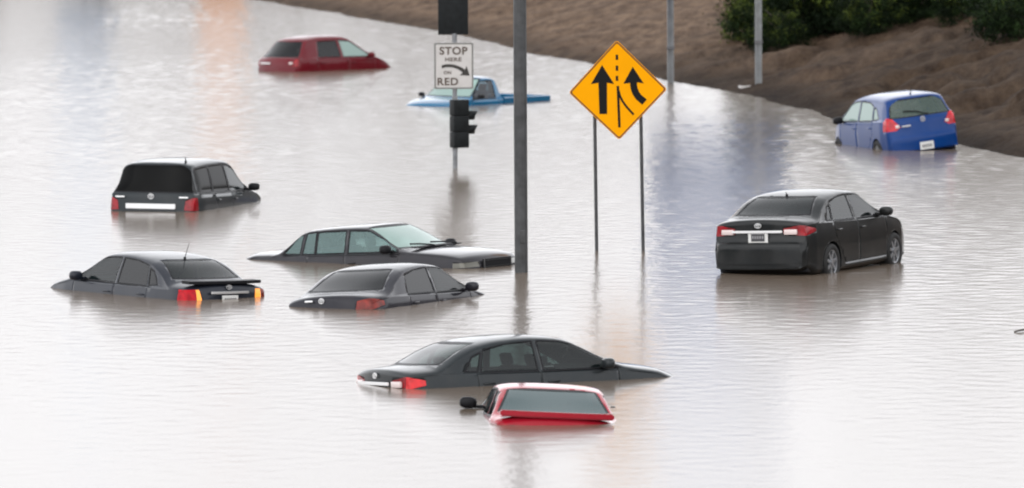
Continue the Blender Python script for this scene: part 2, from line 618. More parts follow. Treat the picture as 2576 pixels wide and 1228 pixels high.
# compact sedan of the early 2010s (two of them)
WRAP = [(-2.18, 1.0, -1.76, .90, True), (-2.18, .79, -1.76, .875, False)]
def sedan_spec(p, L=4.54, W=.88):
    return dict(paint=p, bottom=.2, tumble=.26, rc=.11, glass=G_DARK, warp=(.13, .26),
        top=[(-2.27, .36), (-2.268, .64), (-2.25, .685), (-2.19, .72), (-2.165, .86), (-2.175, 1.055), (-2.13, 1.085), (-1.78, 1.115), (-1.70, 1.13), (-1.15, 1.375),
             (-.75, 1.445), (-.25, 1.47), (.2, 1.435), (.42, 1.385), (1.12, 1.045), (1.3, 1.0), (1.75, .93), (2.05, .83), (2.2, .7), (2.265, .55), (2.27, .34)],
        plan=[(-2.27, .74), (-2.15, .80), (-1.9, .85), (-1.2, .88), (0, .885), (1.3, .88), (1.9, .84), (2.15, .77), (2.27, .62)],
        shoulder=[(-2.27, .9), (-2.1, .97), (-1.7, .985), (-1, .96), (0, .93), (1.1, .905), (1.8, .82), (2.27, .62)],
        screen=(1.06, .665, 1.385, .53, .3, 1.3), backlight=(1.135, .62, 1.375, .50, -1.95, -1.0),
        windows=[[(-.09, .975), (.98, .965), (.86, 1.06), (.42, 1.30), (.2, 1.348), (-.12, 1.365)],
                 [(-1.02, 1.0), (-.19, .98), (-.21, 1.365), (-.6, 1.345), (-.93, 1.28)],
                 [(-1.24, 1.02), (-1.08, 1.01), (-1.0, 1.24), (-1.12, 1.19)]],
        doors=[[(-.14, .28), (.95, .28), (1.02, .6), (1.0, .935), (-.14, .945)],
               [(-.85, .42), (-.75, .28), (-.17, .28), (-.17, .945), (-1.1, .965), (-1.08, .7)]],
        arches=[(1.34, .31, .355), (-1.26, .31, .355)],
        lights=[('tail_light', REDL, [(.42, .84), (1.0, .78), (1.0, 1.02), (.75, 1.0), (.42, .93)], -2.4, -1.80, 0, WRAP)],
        mirror=(.78, .97, 1.02), seats=[(.05, 0), (-.95, 1)], seat_z=.74, dash=(.95, .88))

# A: nearest dark sedan
pA = paint('paint_dark_grey_green', (.016, .021, .024), .3)
spA = sedan_spec(pA); spA['scale'] = (1.05, 1.03, 1.0)
spA['lights'] = [('tail_light', REDL, [(.42, .84), (.70, .825), (.72, .985), (.42, .925)], -2.4, -1.9),
    ('brake_light', REDA, [(.705, .80), (1.0, .78), (1.0, 1.0), (.725, .985)], -2.4, -1.86, 0, WRAP)]
A = build_car(spA, (.17, 99.74, -.829, 27.7, .67, -2.67), 'sunken_sedan',
    'dark grey sedan sunk to its door handles, directly behind the small red hatchback', 'car', 'flooded cars')
bar(A, 'chrome_strip', CHROME, -2.225, .47, -.42, .885, .885, .045, .03)
ellipse_badge(A, -2.20, 0, .99, .055, .036)

# B: right sedan, hardly submerged
pB = paint('paint_charcoal', (.009, .011, .012), .3)
spB = sedan_spec(pB); spB['bottom'] = .13; spB['scale'] = (1.05, 1.07, 1.03)
B = build_car(spB, (5.22, 123.32, -.15, 64.0, .76, -1.77), 'flooded_sedan',
    'charcoal sedan standing in shallow water with its wheels showing, near the right', 'car', 'flooded cars')
bar(B, 'chrome_strip', CHROME, -2.215, .45, -.42, .885, .885, .04, .03)
ellipse_badge(B, -2.20, 0, .985, .055, .036)
plate(B, -2.205, 0, .775, .34, .17, True)
for x in (1.34, -1.26):
    for y in (.78, -.78): wheel_part(B, x, y, .31)
antenna(B, -1.0, 0, 1.41, .06, (-.6, 0))
for c in (A, B):
    for s in (1, -1):
        b = bmesh.new()
        box(b, (-2.153, s * .545, .875), (.05, .22, .09), Matrix.Rotation(s * -.12, 4, 'Z'), .02)
        from_bm('reversing_lens', b, CLEARL, c, 50)

# C: left dark sedan with boot spoiler and lit amber indicators
pC = paint('paint_blue_grey', (.016, .020, .030), .35)
spC = sedan_spec(pC)
spC.update(top=[(-2.27, .36), (-2.265, .62), (-2.23, .68), (-2.2, .72), (-2.18, .9), (-2.15, 1.05), (-2.08, 1.08), (-1.75, 1.10), (-1.68, 1.115), (-1.15, 1.37),
             (-.75, 1.44), (-.25, 1.475), (.25, 1.45), (.45, 1.40), (1.15, 1.045), (1.35, .99), (1.75, .9), (2.05, .80), (2.2, .68), (2.26, .55), (2.265, .34)],
    shoulder=[(-2.27, .88), (-2.1, .94), (-1.7, .955), (-1, .945), (0, .925), (1.1, .905), (1.8, .80), (2.27, .6)],
    lights=[('tail_light', REDLIT, [(.60, .76), (1.0, .76), (1.0, .965), (.60, .985)], -2.4, -1.92, 1),
            ('indicator', AMBER, [(.49, .755), (.587, .755), (.597, .98), (.54, .98)], -2.4, -1.9, 1),
            ('indicator', AMBER, [(.52, .755), (.67, .755), (.67, .975), (.56, .98)], -2.4, -1.9, -1),
            ('tail_light', REDDIM, [(.675, .76), (1.0, .76), (1.0, .96), (.675, .97)], -2.4, -1.92, -1)],
    windows=[([(-.09, .97), (.98, .965), (.86, 1.06), (.42, 1.31), (.2, 1.355), (-.12, 1.365)], G_MID),
             ([(-1.0, .985), (-.19, .975), (-.21, 1.365), (-.6, 1.35), (-.93, 1.29)], G_SMOKE),
             ([(-1.28, 1.02), (-1.07, 1.0), (-1.0, 1.24), (-1.12, 1.2)], G_SMOKE)])
spC['scale'] = (1.04, 1.0, 1.0)
C = build_car(spC, (-5.97, 117.78, -.79, 126.2, 1.0, 1.26), 'spoiler_sedan',
    'dark blue-grey sedan with a boot spoiler and glowing amber indicators, leftmost car', 'car', 'flooded cars')
bar(C, 'boot_spoiler', BLACK, -2.08, .72, -.68, 1.095, 1.095, .05, .24, .08)
bar(C, 'chrome_strip', CHROME, -2.235, .37, -.36, .935, .935, .04, .03)
ellipse_badge(C, -2.19, 0, 1.02, .05, .034)
plate(C, -2.225, 0, .825, .31, .13)
antenna(C, -1.0, .05, 1.41, .26, (-.45, 0), .007)

# D: middle dark sedan, fastback rear glass
pD = paint('paint_plum_grey', (.015, .015, .022), .35)
spD = sedan_spec(pD)
spD.update(top=[(-2.36, .36), (-2.35, .66), (-2.32, .72), (-2.29, .9), (-2.27, 1.0), (-2.2, 1.04), (-1.95, 1.06), (-1.85, 1.075), (-1.1, 1.385),
             (-.65, 1.45), (-.2, 1.465), (.3, 1.42), (.5, 1.37), (1.2, 1.03), (1.4, .985), (1.8, .9), (2.15, .78), (2.3, .68), (2.36, .55), (2.365, .34)],
    plan=[(-2.36, .74), (-2.2, .82), (-1.9, .87), (-1.2, .895), (0, .895), (1.3, .885), (1.9, .84), (2.2, .76), (2.36, .6)],
    shoulder=[(-2.36, .86), (-2.1, .93), (-1.7, .955), (-1, .945), (0, .925), (1.1, .905), (1.8, .80), (2.36, .6)],
    backlight=(1.10, .64, 1.375, .50, -2.1, -1.0),
    lights=[('tail_light', REDDIM, [(.5, .80), (1.0, .78), (1.0, .97), (.72, .97), (.52, .93)], -2.5, -1.92, -1, [(-2.25, .985, -1.85, .90, True), (-2.25, .78, -1.85, .86, False)])],
    mirror=(.85, .98, 1.0), glass=G_SMOKE,
    windows=[([(-.05, .975), (1.03, .965), (.9, 1.06), (.45, 1.30), (.2, 1.345), (-.08, 1.36)], G_DARK),
             [(-1.05, .99), (-.15, .98), (-.17, 1.36), (-.6, 1.34), (-.97, 1.27)]])
D = build_car(spD, (-1.86, 115.65, -.865, 63.0, -.8, -3.62), 'sloping_sedan',
    'dark plum-grey sedan with sloping rear window, just below the long square sedan', 'car', 'flooded cars')
ellipse_badge(D, -2.30, .1, .955, .045, .04)
b = bmesh.new(); box(b, (-2.315, .32, .955), (.02, .14, .03), bev=.006)
from_bm('chrome_lettering_bar', b, CHROME, D)

# E: long square-cut sedan facing right, see-through glass
pE = paint('paint_mauve_grey', (.036, .035, .040), .8, .3, 1)
pE.node_tree.nodes['Principled BSDF'].inputs['Coat IOR'].default_value = 1.22
spE = dict(paint=pE, bottom=.2, tumble=.28, rc=.09, glass=G_SHEENS, warp=(.08, .14),
    top=[(-2.68, .4), (-2.675, .90), (-2.63, .98), (-2.5, 1.0), (-1.95, 1.0), (-1.88, 1.01), (-1.42, 1.335), (-1.2, 1.375), (-.6, 1.40), (-.1, 1.40), (.12, 1.375),
         (.95, .99), (1.1, .96), (1.6, .92), (2.05, .86), (2.22, .80), (2.30, .72), (2.34, .6), (2.35, .4), (2.352, .3)],
    plan=[(-2.68, .76), (-2.5, .82), (-2.0, .855), (0, .875), (1.4, .87), (2.0, .84), (2.25, .81), (2.35, .76)],
    shoulder=[(-2.68, .86), (-2.4, .90), (-1.5, .905), (0, .90), (1.0, .885), (1.8, .82), (2.2, .76), (2.35, .7)],
    screen=(1.0, .70, 1.345, .575, .05, 1.2, G_SHEEN), backlight=(1.03, .66, 1.32, .53, -2.1, -1.3),
    windows=[[(-.27, .945), (.80, .94), (.72, 1.02), (.14, 1.29), (-.29, 1.305)],
             [(-.98, .945), (-.37, .945), (-.39, 1.305), (-.99, 1.30)],
             [(-1.28, .95), (-1.04, .945), (-1.05, 1.30), (-1.24, 1.285)],
             [(-1.68, .96), (-1.36, .95), (-1.33, 1.265), (-1.42, 1.24)]],
    doors=[[(-.32, .28), (.82, .28), (.86, .88), (-.32, .89)], [(-1.0, .5), (-.9, .28), (-.35, .28), (-.35, .89), (-1.3, .895), (-1.25, .7)]],
    arches=[(1.42, .31, .35), (-1.24, .31, .35)],
    lights=[('headlight', HEADL, [(.45, .61), (1.0, .61), (1.0, .69), (.45, .70)], 2.0, 2.5)],
    mirror=(.66, .95, .98), mirror_mat=BLACK, seats=[(.0, 0), (-1.0, 1)], seat_z=.74, seat_mat=SEATL, dash=(.75, .86), trimw=.03)
Ecar = build_car(spE, (-2.12, 125.02, -.72, -36.1, 3.5, .69), 'square_sedan',
    'long mauve-grey square sedan with pale green glass, bonnet reaching the thick pole', 'car', 'flooded cars')
b = bmesh.new()
box(b, (2.345, 0, .655), (.04, .78, .17), bev=.01)
gr = from_bm('grille', b, BLACK, Ecar)
b = bmesh.new()
for k in range(2): box(b, (2.368, 0, .60 + k * .11), (.012, .72, .006))
for s in (-1, 1): box(b, (2.368, s * .385, .655), (.014, .02, .17))
from_bm('grille_trim', b, GALV0, gr)
b = bmesh.new()
for y0, y1 in ((.55, -.02), (-.1, -.62)):
    tube(b, [(1.10, y0, 1.0), (.98, (y0 + y1) / 2, 1.035), (.96, y1, 1.05)], .014, 6)
box(b, (1.06, 0, .985), (.12, 1.3, .02), Matrix.Rotation(.1, 4, 'Y'))
from_bm('wiper', b, BLACK, Ecar)

# F: dark sport utility
pF = paint('paint_slate_green', (.016, .022, .026), .4)
spF = dict(paint=pF, trimw=.05, bottom=.3, tumble=.19, rc=.13, scale=(1.0, 1.04, 1.0), glass=glass('glass_black', (.015, .018, .016), .2, .1, None, 1.18), warp=(.10, .25),
    top=[(-2.33, .4), (-2.325, .66), (-2.29, .72), (-2.27, .95), (-2.25, 1.12), (-2.05, 1.62), (-2.0, 1.70), (-1.9, 1.735), (-1.2, 1.775), (-.4, 1.785), (.15, 1.755), (.4, 1.69),
         (1.12, 1.20), (1.3, 1.14), (1.8, 1.05), (2.1, .93), (2.25, .78), (2.32, .6), (2.33, .4)],
    plan=[(-2.33, .80), (-2.2, .86), (-1.8, .91), (0, .92), (1.4, .91), (1.9, .87), (2.2, .78), (2.33, .64)],
    shoulder=[(-2.33, 1.0), (-2.2, 1.1), (-1.5, 1.10), (0, 1.08), (1.1, 1.05), (1.8, .95), (2.33, .66)],
    screen=(1.21, .70, 1.66, .57, .2, 1.35), backlight=(1.16, .83, 1.665, .70, -2.45, -1.93, glass('glass_privacy', (.01, .01, .012), .0, .1, None, 1.25)),
    windows=[([(-.05, 1.13), (1.0, 1.12), (.85, 1.25), (.42, 1.53), (.15, 1.60), (-.08, 1.625)], glass('glass_teal', (.3, .5, .48), .6)),
             [(-1.0, 1.135), (-.14, 1.13), (-.16, 1.63), (-.95, 1.62)],
             [(-1.85, 1.15), (-1.1, 1.14), (-1.05, 1.61), (-1.75, 1.58), (-1.82, 1.5)]],
    doors=[[(-.1, .4), (1.0, .4), (1.05, 1.09), (-.1, 1.095)], [(-.85, .6), (-.75, .4), (-.13, .4), (-.13, 1.095), (-1.05, 1.10), (-1.05, .85)]],
    lights=[('tail_light', REDL, [(.66, .80), (1.0, .78), (1.0, 1.06), (.80, 1.04), (.68, .98)], -2.5, -2.02)],
    arches=[(1.35, .36, .4), (-1.3, .36, .4)],
    mirror=(.85, 1.01, 1.17), mirror_s=.98, mirror_mat=BLACK, seats=[(.0, 0), (-.95, 1)], seat_z=.95, dash=(.95, 1.02))
Fc = build_car(spF, (-6.44, 142.80, -.811, 72.6, -1.04, .35), 'dark_suv',
    'dark slate sport utility with blacked-out rear window and broad white strip above its bumper', 'sport utility', 'flooded cars')
bar(Fc, 'tailgate_strip', mat('white_metal_strip', (.80, .80, .80), .3, .6), -2.30, .5, -.5, .875, .875, .10, .03)
ellipse_badge(Fc, -2.27, .0, 1.07, .055, .05)
for y in (.62, -.66):
    b = bmesh.new(); box(b, (-2.275, y, 1.055), (.015, .18, .03), bev=.004)
    from_bm('badge_bar', b, CHROME, Fc)
antenna(Fc, -1.7, -.5, 1.74, .10, (-.3, 0), .014)

# G: dark red minivan far back
pG = paint('paint_maroon', (.13, .003, .010), .15)
spG = dict(paint=pG, bottom=.25, tumble=.36, rc=.14, glass=G_SMOKE, warp=(.16, .25),
    top=[(-2.36, .4), (-2.355, .74), (-2.33, .90), (-2.26, 1.04), (-1.80, 1.50), (-1.68, 1.59), (-1.5, 1.64), (-1.0, 1.70), (-.2, 1.70), (.15, 1.66),
         (1.15, 1.12), (1.3, 1.06), (1.7, .93), (1.95, .80), (2.07, .66), (2.12, .5), (2.122, .4)],
    plan=[(-2.36, .78), (-2.2, .87), (-1.8, .92), (0, .93), (1.3, .9), (1.7, .85), (1.95, .74), (2.12, .58)],
    shoulder=[(-2.36, .9), (-2.2, 1.0), (-1.5, 1.02), (0, 1.0), (1.1, .98), (1.7, .84), (2.12, .6)],
    screen=(1.14, .68, 1.60, .56, .0, 1.35), backlight=(1.09, .72, 1.50, .54, -2.5, -1.68),
    windows=[([(-.24, 1.07), (.86, 1.06), (.72, 1.16), (.16, 1.50), (-.26, 1.53)], G_SHEEN),
             [(-1.28, 1.08), (-.38, 1.07), (-.40, 1.52), (-1.16, 1.50)]],
    doors=[[(-.08, .35), (1.0, .35), (1.03, 1.01), (-.08, 1.02)], [(-1.3, .35), (-.11, .35), (-.11, 1.02), (-1.35, 1.03)]],
    lights=[('tail_light', REDL, [(.70, .80), (1.0, .78), (1.0, 1.02), (.74, 1.0)], -2.5, -2.1)],
    mirror=(.75, 1.0, 1.1), seats=[(.0, 0)], seat_z=.9, dash=(.9, .96))
Gc = build_car(spG, (-5.42, 214.2, -.66, 45.5, -.33, -.35), 'red_minivan',
    'maroon minivan sunk to its windows, farthest car near the top', 'minivan', 'flooded cars')
b = bmesh.new(); box(b, (-2.33, -.72, .90), (.03, .12, .07), Matrix.Rotation(.3, 4, 'Z'), .015)
from_bm('reversing_lens', b, CLEARL, Gc)
b = bmesh.new(); box(b, (-2.345, .35, .885), (.02, .4, .04), bev=.008)
from_bm('chrome_strip', b, CHROME, Gc)

# I: blue hatchback half out of the water
pI = paint('paint_royal_blue', (.0, .036, .175), .2, .3)
pI.node_tree.nodes['Principled BSDF'].inputs['Coat IOR'].default_value = 1.26
spI = dict(paint=pI, bottom=.2, tumble=.25, rc=.13, glass=G_SHEEN, warp=(.17, .3),
    top=[(-2.13, .36), (-2.125, .62), (-2.09, .68), (-2.06, .82), (-2.03, 1.02), (-1.78, 1.42), (-1.70, 1.47), (-1.5, 1.50), (-.8, 1.53), (-.1, 1.535), (.4, 1.49), (.65, 1.43),
         (1.35, 1.08), (1.5, 1.02), (1.85, .92), (2.05, .78), (2.14, .6), (2.15, .36)],
    plan=[(-2.13, .74), (-2.0, .80), (-1.6, .84), (0, .85), (1.2, .845), (1.7, .8), (2.0, .72), (2.15, .58)],
    shoulder=[(-2.13, .9), (-2.0, 1.0), (-1.4, .995), (0, .96), (1.1, .94), (1.7, .82), (2.15, .62)],
    screen=(1.09, .64, 1.42, .53, .5, 1.5), backlight=(1.07, .66, 1.405, .55, -2.2, -1.72, glass('glass_hatch', (.8, .95, .9), .6, .1, (.13, .19, .165))),  # diffuse part of the hatch glass paints in light seen through it
    windows=[[(.02, 1.01), (1.12, .99), (1.0, 1.07), (.6, 1.31), (.35, 1.375), (0, 1.39)],
             [(-.92, 1.03), (-.08, 1.01), (-.09, 1.39), (-.65, 1.37), (-.88, 1.30)],
             [(-1.32, 1.06), (-1.0, 1.04), (-.98, 1.27), (-1.12, 1.25)]],
    doors=[[(-.03, .3), (1.02, .3), (1.06, .96), (-.03, .975)], [(-.85, .5), (-.7, .3), (-.06, .3), (-.06, .975), (-1.05, 1.0), (-1.05, .75)]],
    arches=[(1.3, .31, .35), (-1.28, .31, .35)],
    lights=[('tail_light', REDB, [(.50, .86), (.60, .80), (1.0, .80), (1.0, 1.06), (.66, 1.07)], -2.3, -1.72)],
    mirror=(.85, .93, 1.02), mirror_mat=BLACK, seats=[(.1, 0), (-.9, 1)], seat_z=.80, dash=(1.0, .93))
spI['scale'] = (1.05, 1.07, 1.10)
Ic = build_car(spI, (8.93, 165.83, -.41, 106.6, -1.55, -6.6), 'blue_hatchback',
    'bright blue hatchback tilted against the muddy bank', 'car', 'flooded cars')
plate(Ic, -2.135, .0, .43, .31, .16)
ellipse_badge(Ic, -2.055, 0, .985, .05, .05)
b = bmesh.new(); box(b, (-2.085, .4, .88), (.012, .2, .03), bev=.003)
from_bm('badge_bar', b, CHROME, Ic)
for s in (1, -1):
    b = bmesh.new()
    box(b, (-1.98, s * .56, .885), (.07, .09, .07), Matrix.Rotation(s * -.5, 4, 'Z'), .02)
    from_bm('reversing_lens', b, CLEARL, Ic, 50)
for x in (1.3, -1.28):
    for y in (.75, -.75): wheel_part(Ic, x, y, .31, .31, 6)
antenna(Ic, -1.45, 0, 1.50, .16, (-.8, 0), .010)
b = bmesh.new(); tube(b, [(-2.03, -.15, 1.075), (-1.97, .12, 1.16), (-1.93, .38, 1.19)], .012, 6)
from_bm('wiper', b, BLACK, Ic)

# J: small red hatchback with lip spoiler, nearest
pJ = paint('paint_faded_red', (.34, .007, .020), .1, .22, 1)
spJ = dict(paint=pJ, bottom=.18, tumble=.30, rc=.09, glass=glass('glass_heated', (.35, .52, .52), .35, .1, (.075, .125, .13)), warp=(.14, .24),
    top=[(-2.12, .36), (-2.11, .64), (-2.07, .72), (-2.04, .9), (-1.99, .97), (-1.90, .985), (-1.70, .99), (-1.62, 1.0), (-.85, 1.255), (-.7, 1.285),
         (-.3, 1.31), (.1, 1.29), (.35, 1.24), (1.0, .95), (1.2, .91), (1.7, .82), (2.0, .70), (2.12, .55), (2.13, .36)],
    plan=[(-2.12, .68), (-1.98, .76), (-1.6, .82), (0, .85), (1.3, .84), (1.8, .78), (2.0, .7), (2.13, .55)],
    shoulder=[(-2.12, .78), (-1.9, .86), (-1.4, .88), (0, .87), (1.0, .84), (1.6, .76), (2.13, .55)],
    screen=(.97, .62, 1.24, .52, .2, 1.15), backlight=(1.005, .655, 1.24, .52, -1.9, -.8),
    windows=[([(-.55, .91), (.82, .90), (.70, .98), (.28, 1.18), (-.5, 1.215)], G_MID),
             ([(-1.25, .93), (-.65, .91), (-.6, 1.21), (-.85, 1.18)], G_MID)],
    doors=[[(-.6, .28), (.8, .28), (.85, .86), (-.6, .875)]],
    lights=[('tail_light', REDL, [(.35, .70), (1.0, .70), (1.0, .86), (.35, .86)], -2.3, -1.85)],
    mirror=(.52, .93, .985), mirror_mat=BLACK, mirror_s=1, mirror_sides=((1, .95), (-1, .35)), seats=[(-.1, 0)], seat_z=.66, dash=(.8, .82))
spJ['scale'] = (1.03, 1.075, 1.05)
pJ.node_tree.nodes['Principled BSDF'].inputs['Coat IOR'].default_value = 1.18
Jc = build_car(spJ, (.39, 94.35, -.985, 93.9, -1.78, 2.96), 'red_hatchback',
    'small red hatchback with lip spoiler, nearest car, only its roof and rear window dry', 'car', 'flooded cars')
bar(Jc, 'lip_spoiler', pJ, -1.95, .69, -.69, .995, .995, .075, .22, .09)

# H: blue pickup far back, nose sunk, facing left
pH = paint('paint_azure', (.006, .12, .25), .25, .22, 1)
pH.node_tree.nodes['Principled BSDF'].inputs['Coat IOR'].default_value = 1.45
spH = dict(paint=pH, bottom=.35, tumble=.24, rc=.11, glass=glass('glass_aqua', (.60, .92, .85), .85), warp=(.02, .16),
    top=[(-.44, .45), (-.435, .95), (-.42, 1.10), (-.36, 1.30), (-.30, 1.52), (-.22, 1.58), (.0, 1.605), (.3, 1.60), (.45, 1.57),
         (1.05, 1.09), (1.15, 1.055), (1.5, 1.02), (1.75, .96), (1.93, .89), (2.0, .7), (2.01, .45)],
    plan=[(-.44, .83), (-.2, .85), (1.2, .85), (1.7, .83), (1.9, .80), (2.01, .75)],
    shoulder=[(-.44, 1.0), (1.0, 1.0), (1.6, .94), (1.9, .84), (2.01, .78)],
    screen=(1.10, .69, 1.53, .58, .3, 1.2, G_SHEEN), backlight=(1.08, .62, 1.46, .55, -.5, -.24),
    windows=[([(-.12, 1.04), (.92, 1.03), (.86, 1.10), (.42, 1.47), (-.12, 1.48)], glass('glass_blue', (.55, .66, .9), .75))],
    doors=[[(-.2, .4), (.95, .4), (1.0, .99), (-.2, 1.0)]],
    lights=[('headlight', HEADL, [(.5, .68), (1.0, .68), (1.0, .80), (.5, .80)], 1.9, 2.6)],
    mirror=(.80, .98, 1.10), mirror_mat=BLACK, mirror_s=.8, seats=[(.0, 1)], seat_z=.95, dash=(.85, .98))
Hc = build_car(spH, (-1.13, 189.79, -.86, -126.0, .41, -.56), 'blue_pickup',
    'light blue pickup truck facing left, sunk to its bed rails behind the white sign', 'pickup truck', 'flooded cars')
b = bmesh.new()
bx = [(-.47, -.82), (-2.55, -.82), (-2.55, .82), (-.47, .82), (-.47, .74), (-2.47, .74), (-2.47, -.74), (-.47, -.74)]
prism(b, bx, .50, lambda x, y, d: Vector((x, y, d)), .48)
box(b, (-1.5, 0, .5), (2.0, 1.5, .05))
bed = from_bm('truck_bed', b, pH, Hc)
b = bmesh.new()
for s in (1, -1): tube(b, [(-.48, s * .78, 1.0), (-2.56, s * .78, 1.0)], .035, 8)
tube(b, [(-2.53, -.8, 1.0), (-2.53, .8, 1.0)], .035, 8)
from_bm('bed_rail', b, pH, bed, 50)

# ------------------------------------------------------------------ traffic signal, signs, poles
def pix_at(px, py, Y):
    """point where the sight line through a pixel meets the vertical plane at depth Y"""
    d = ray(px, py)
    return Vector((0, 0, H)) + d * (Y / d.y)

GALV = mat('galvanised_steel', (.24, .25, .26), .5, .6, var=.25, scale=6)
DKSTEEL = mat('weathered_dark_steel', (.062, .064, .066), .55, .2, var=.35, scale=5)
SIGBLK = mat('signal_black', (.009, .011, .012), .5, var=.3, scale=8, spec=.2)

base = wat(1145, 424)
sig = empty('traffic_signal', base)
tag(sig, 'pole-mounted traffic signal with two black heads standing in the flood', 'traffic signal')
b = bmesh.new()
tube(b, [(0, 0, -1.2), (0, 0, (424 - 84) / (F / base.y))], .052, 16)
from_bm('pole', b, GALV, sig, 50)
def visor(parent, c, d, r=.12, L=.2):
    bb = bmesh.new(); d = Vector(d).normalized()
    u = Vector((0, 0, 1)); w = d.cross(u); N = 16; A = []; Bv = []
    for k in range(N + 1):
        a = -PI * .32 + (PI * 1.64) * k / N
        off = w * (math.cos(a) * r) + u * (math.sin(a) * r)
        A.append(bb.verts.new(Vector(c) + off))
        Bv.append(bb.verts.new(Vector(c) + off + d * L * (.6 + .4 * max(0, math.sin(a)))))
    for k in range(N): bb.faces.new((A[k], A[k + 1], Bv[k + 1], Bv[k]))
    o = from_bm('visor', bb, SIGBLK, parent, 60)
    m = o.modifiers.new('thickness', 'SOLIDIFY'); m.thickness = .008
def lens(parent, c, d, col, r=.1):
    bb = bmesh.new(); d = Vector(d).normalized()
    bmesh.ops.create_uvsphere(bb, u_segments=16, v_segments=8, radius=r)
    rot = Vector((0, 0, 1)).rotation_difference(d).to_matrix()
    for v in bb.verts: v.co = rot @ Vector((v.co.x, v.co.y, v.co.z * .3)) + Vector(c)
    from_bm('lens', bb, col, parent, 60)
LR = mat('lens_red_off', (.12, .01, .01), .3); LY = mat('lens_amber_off', (.14, .07, .01), .3); LG = mat('lens_green_off', (.01, .09, .05), .3)
# lower head, turned away to the right
s_ = F / base.y
zl = (424 - 311) / s_
xh = (1156 - 1145) / s_
hd = bmesh.new()
rot = Matrix.Rotation(math.radians(28), 4, 'Z')
for k in range(3):
    box(hd, (xh, 0, zl + (k - 1) * .352), (.37, .24, .348), rot, .022)
head = from_bm('signal_head', hd, SIGBLK, sig, 40)
dv = rot @ Vector((1, 0, 0))
for k, m_ in ((1, LR), (0, LY), (-1, LG)):
    if k == 1: zz = zl + .17
    elif k == 0: zz = zl - .14
    else: continue
    c = Vector((xh, 0, zz)) + dv * .185
    visor(head, c, dv, .10, .25); lens(head, c, dv, m_, .085)
for z_ in (zl + .56, zl - .56):
    b = bmesh.new(); box(b, (0, 0, z_), (.12, .1, .08), bev=.01)
    from_bm('bracket', b, GALV, sig)
# upper head: a wide dark backplate with three lamps facing the road
zu = (424 - 87) / s_
hb = bmesh.new()
box(hb, (-.03, -.02, zu + .62), (.66, .03, 1.24), bev=.012)
box(hb, (-.03, .09, zu + .62), (.34, .20, 1.08), bev=.02)
hu = from_bm('signal_head', hb, SIGBLK, sig, 40)
for k, m_ in ((1, LR), (0, LY), (-1, LG)):
    c = Vector((-.03, .19, zu + .62 + k * .352))
    visor(hu, c, (0, 1, 0), .13, .2); lens(hu, c, (0, 1, 0), m_, .11)

# white regulatory sign on the signal pole
ZS = 703.0
sg = empty('regulatory_sign', base + Vector((0, -.07, 0)))
tag(sg, 'white STOP HERE ON RED sign with curved black arrow on the signal pole', 'sign')
zc = (424 - 165.0) / s_; xc = ((1560 + 587 / 4.093) / 1.4907 - 1145) / s_
def sm(x, y, d): return Vector((xc + (x - 587) / ZS, -d, zc + (762 - y) / ZS))
def rrect(x0, y0, x1, y1, r, n=5):
    out = []
    for cx_, cy_, a0 in ((x1 - r, y0 + r, -PI / 2), (x1 - r, y1 - r, 0), (x0 + r, y1 - r, PI / 2), (x0 + r, y0 + r, PI)):
        for k in range(n + 1):
            a = a0 + PI / 2 * k / n
            out.append((cx_ + r * math.cos(a), cy_ + r * math.sin(a)))
    return out
WHITE = mat('sign_white', (.56, .54, .52), .5, var=.06, scale=4)
GREY = mat('sign_border_grey', (.16, .16, .15), .5)
INK = mat('sign_black', (.03, .026, .022), .5)
INKB = mat('sign_brown_ink', (.11, .085, .07), .6, spec=.1)
b = bmesh.new(); prism(b, rrect(285, 405, 890, 1120, 28), .012, sm)
face = from_bm('sign_panel', b, WHITE, sg)
b = bmesh.new()
o_ = rrect(288, 408, 887, 1117, 26); i_ = rrect(311, 431, 864, 1094, 16)
va = [b.verts.new(sm(x, y, .0145)) for x, y in o_]; vb = [b.verts.new(sm(x, y, .0145)) for x, y in i_]
for k in range(len(va)): b.faces.new((va[k], va[(k + 1) % len(va)], vb[(k + 1) % len(va)], vb[k]))
from_bm('sign_border', b, GREY, face)
def text_part(s, x0, y0, x1, y1, m, parent, mapf, bold=.03, sp=1.1):
    cu = bpy.data.curves.new('t', 'FONT'); cu.body = s; cu.size = 1; cu.offset = bold; cu.space_character = sp; cu.fill_mode = 'FRONT'
    to = bpy.data.objects.new('t', cu); COL.objects.link(to)
    dg = bpy.context.evaluated_depsgraph_get()
    me = bpy.data.meshes.new_from_object(to.evaluated_get(dg))
    bpy.data.objects.remove(to); bpy.data.curves.remove(cu)
    xs = [v.co.x for v in me.vertices]; ys = [v.co.y for v in me.vertices]
    ax, bx_, ay, by = min(xs), max(xs), min(ys), max(ys)
    for v in me.vertices:
        u = (v.co.x - ax) / (bx_ - ax); w = (v.co.y - ay) / (by - ay)
        v.co = mapf(x0 + (x1 - x0) * u, y1 + (y0 - y1) * w, .016)
    me.materials.clear()
    return link('lettering', me, m, parent)
text_part('STOP', 368, 468, 800, 592, INKB, face, sm)
text_part('HERE', 455, 632, 708, 694, INKB, face, sm)
text_part('ON', 432, 838, 548, 892, INKB, face, sm)
text_part('RED', 335, 945, 655, 1062, INKB, face, sm)
b = bmesh.new()
up = [(400, 755), (460, 738), (530, 735), (600, 745), (670, 768), (725, 796), (755, 820)]
lo = [(400, 800), (460, 785), (530, 783), (590, 792), (650, 815), (700, 848), (722, 868)]
prism(b, up + lo[::-1], .002, sm, .0145)
prism(b, [(785, 765), (832, 912), (678, 908), (722, 866), (757, 818)], .002, sm, .0155)
from_bm('arrow', b, INK, face)

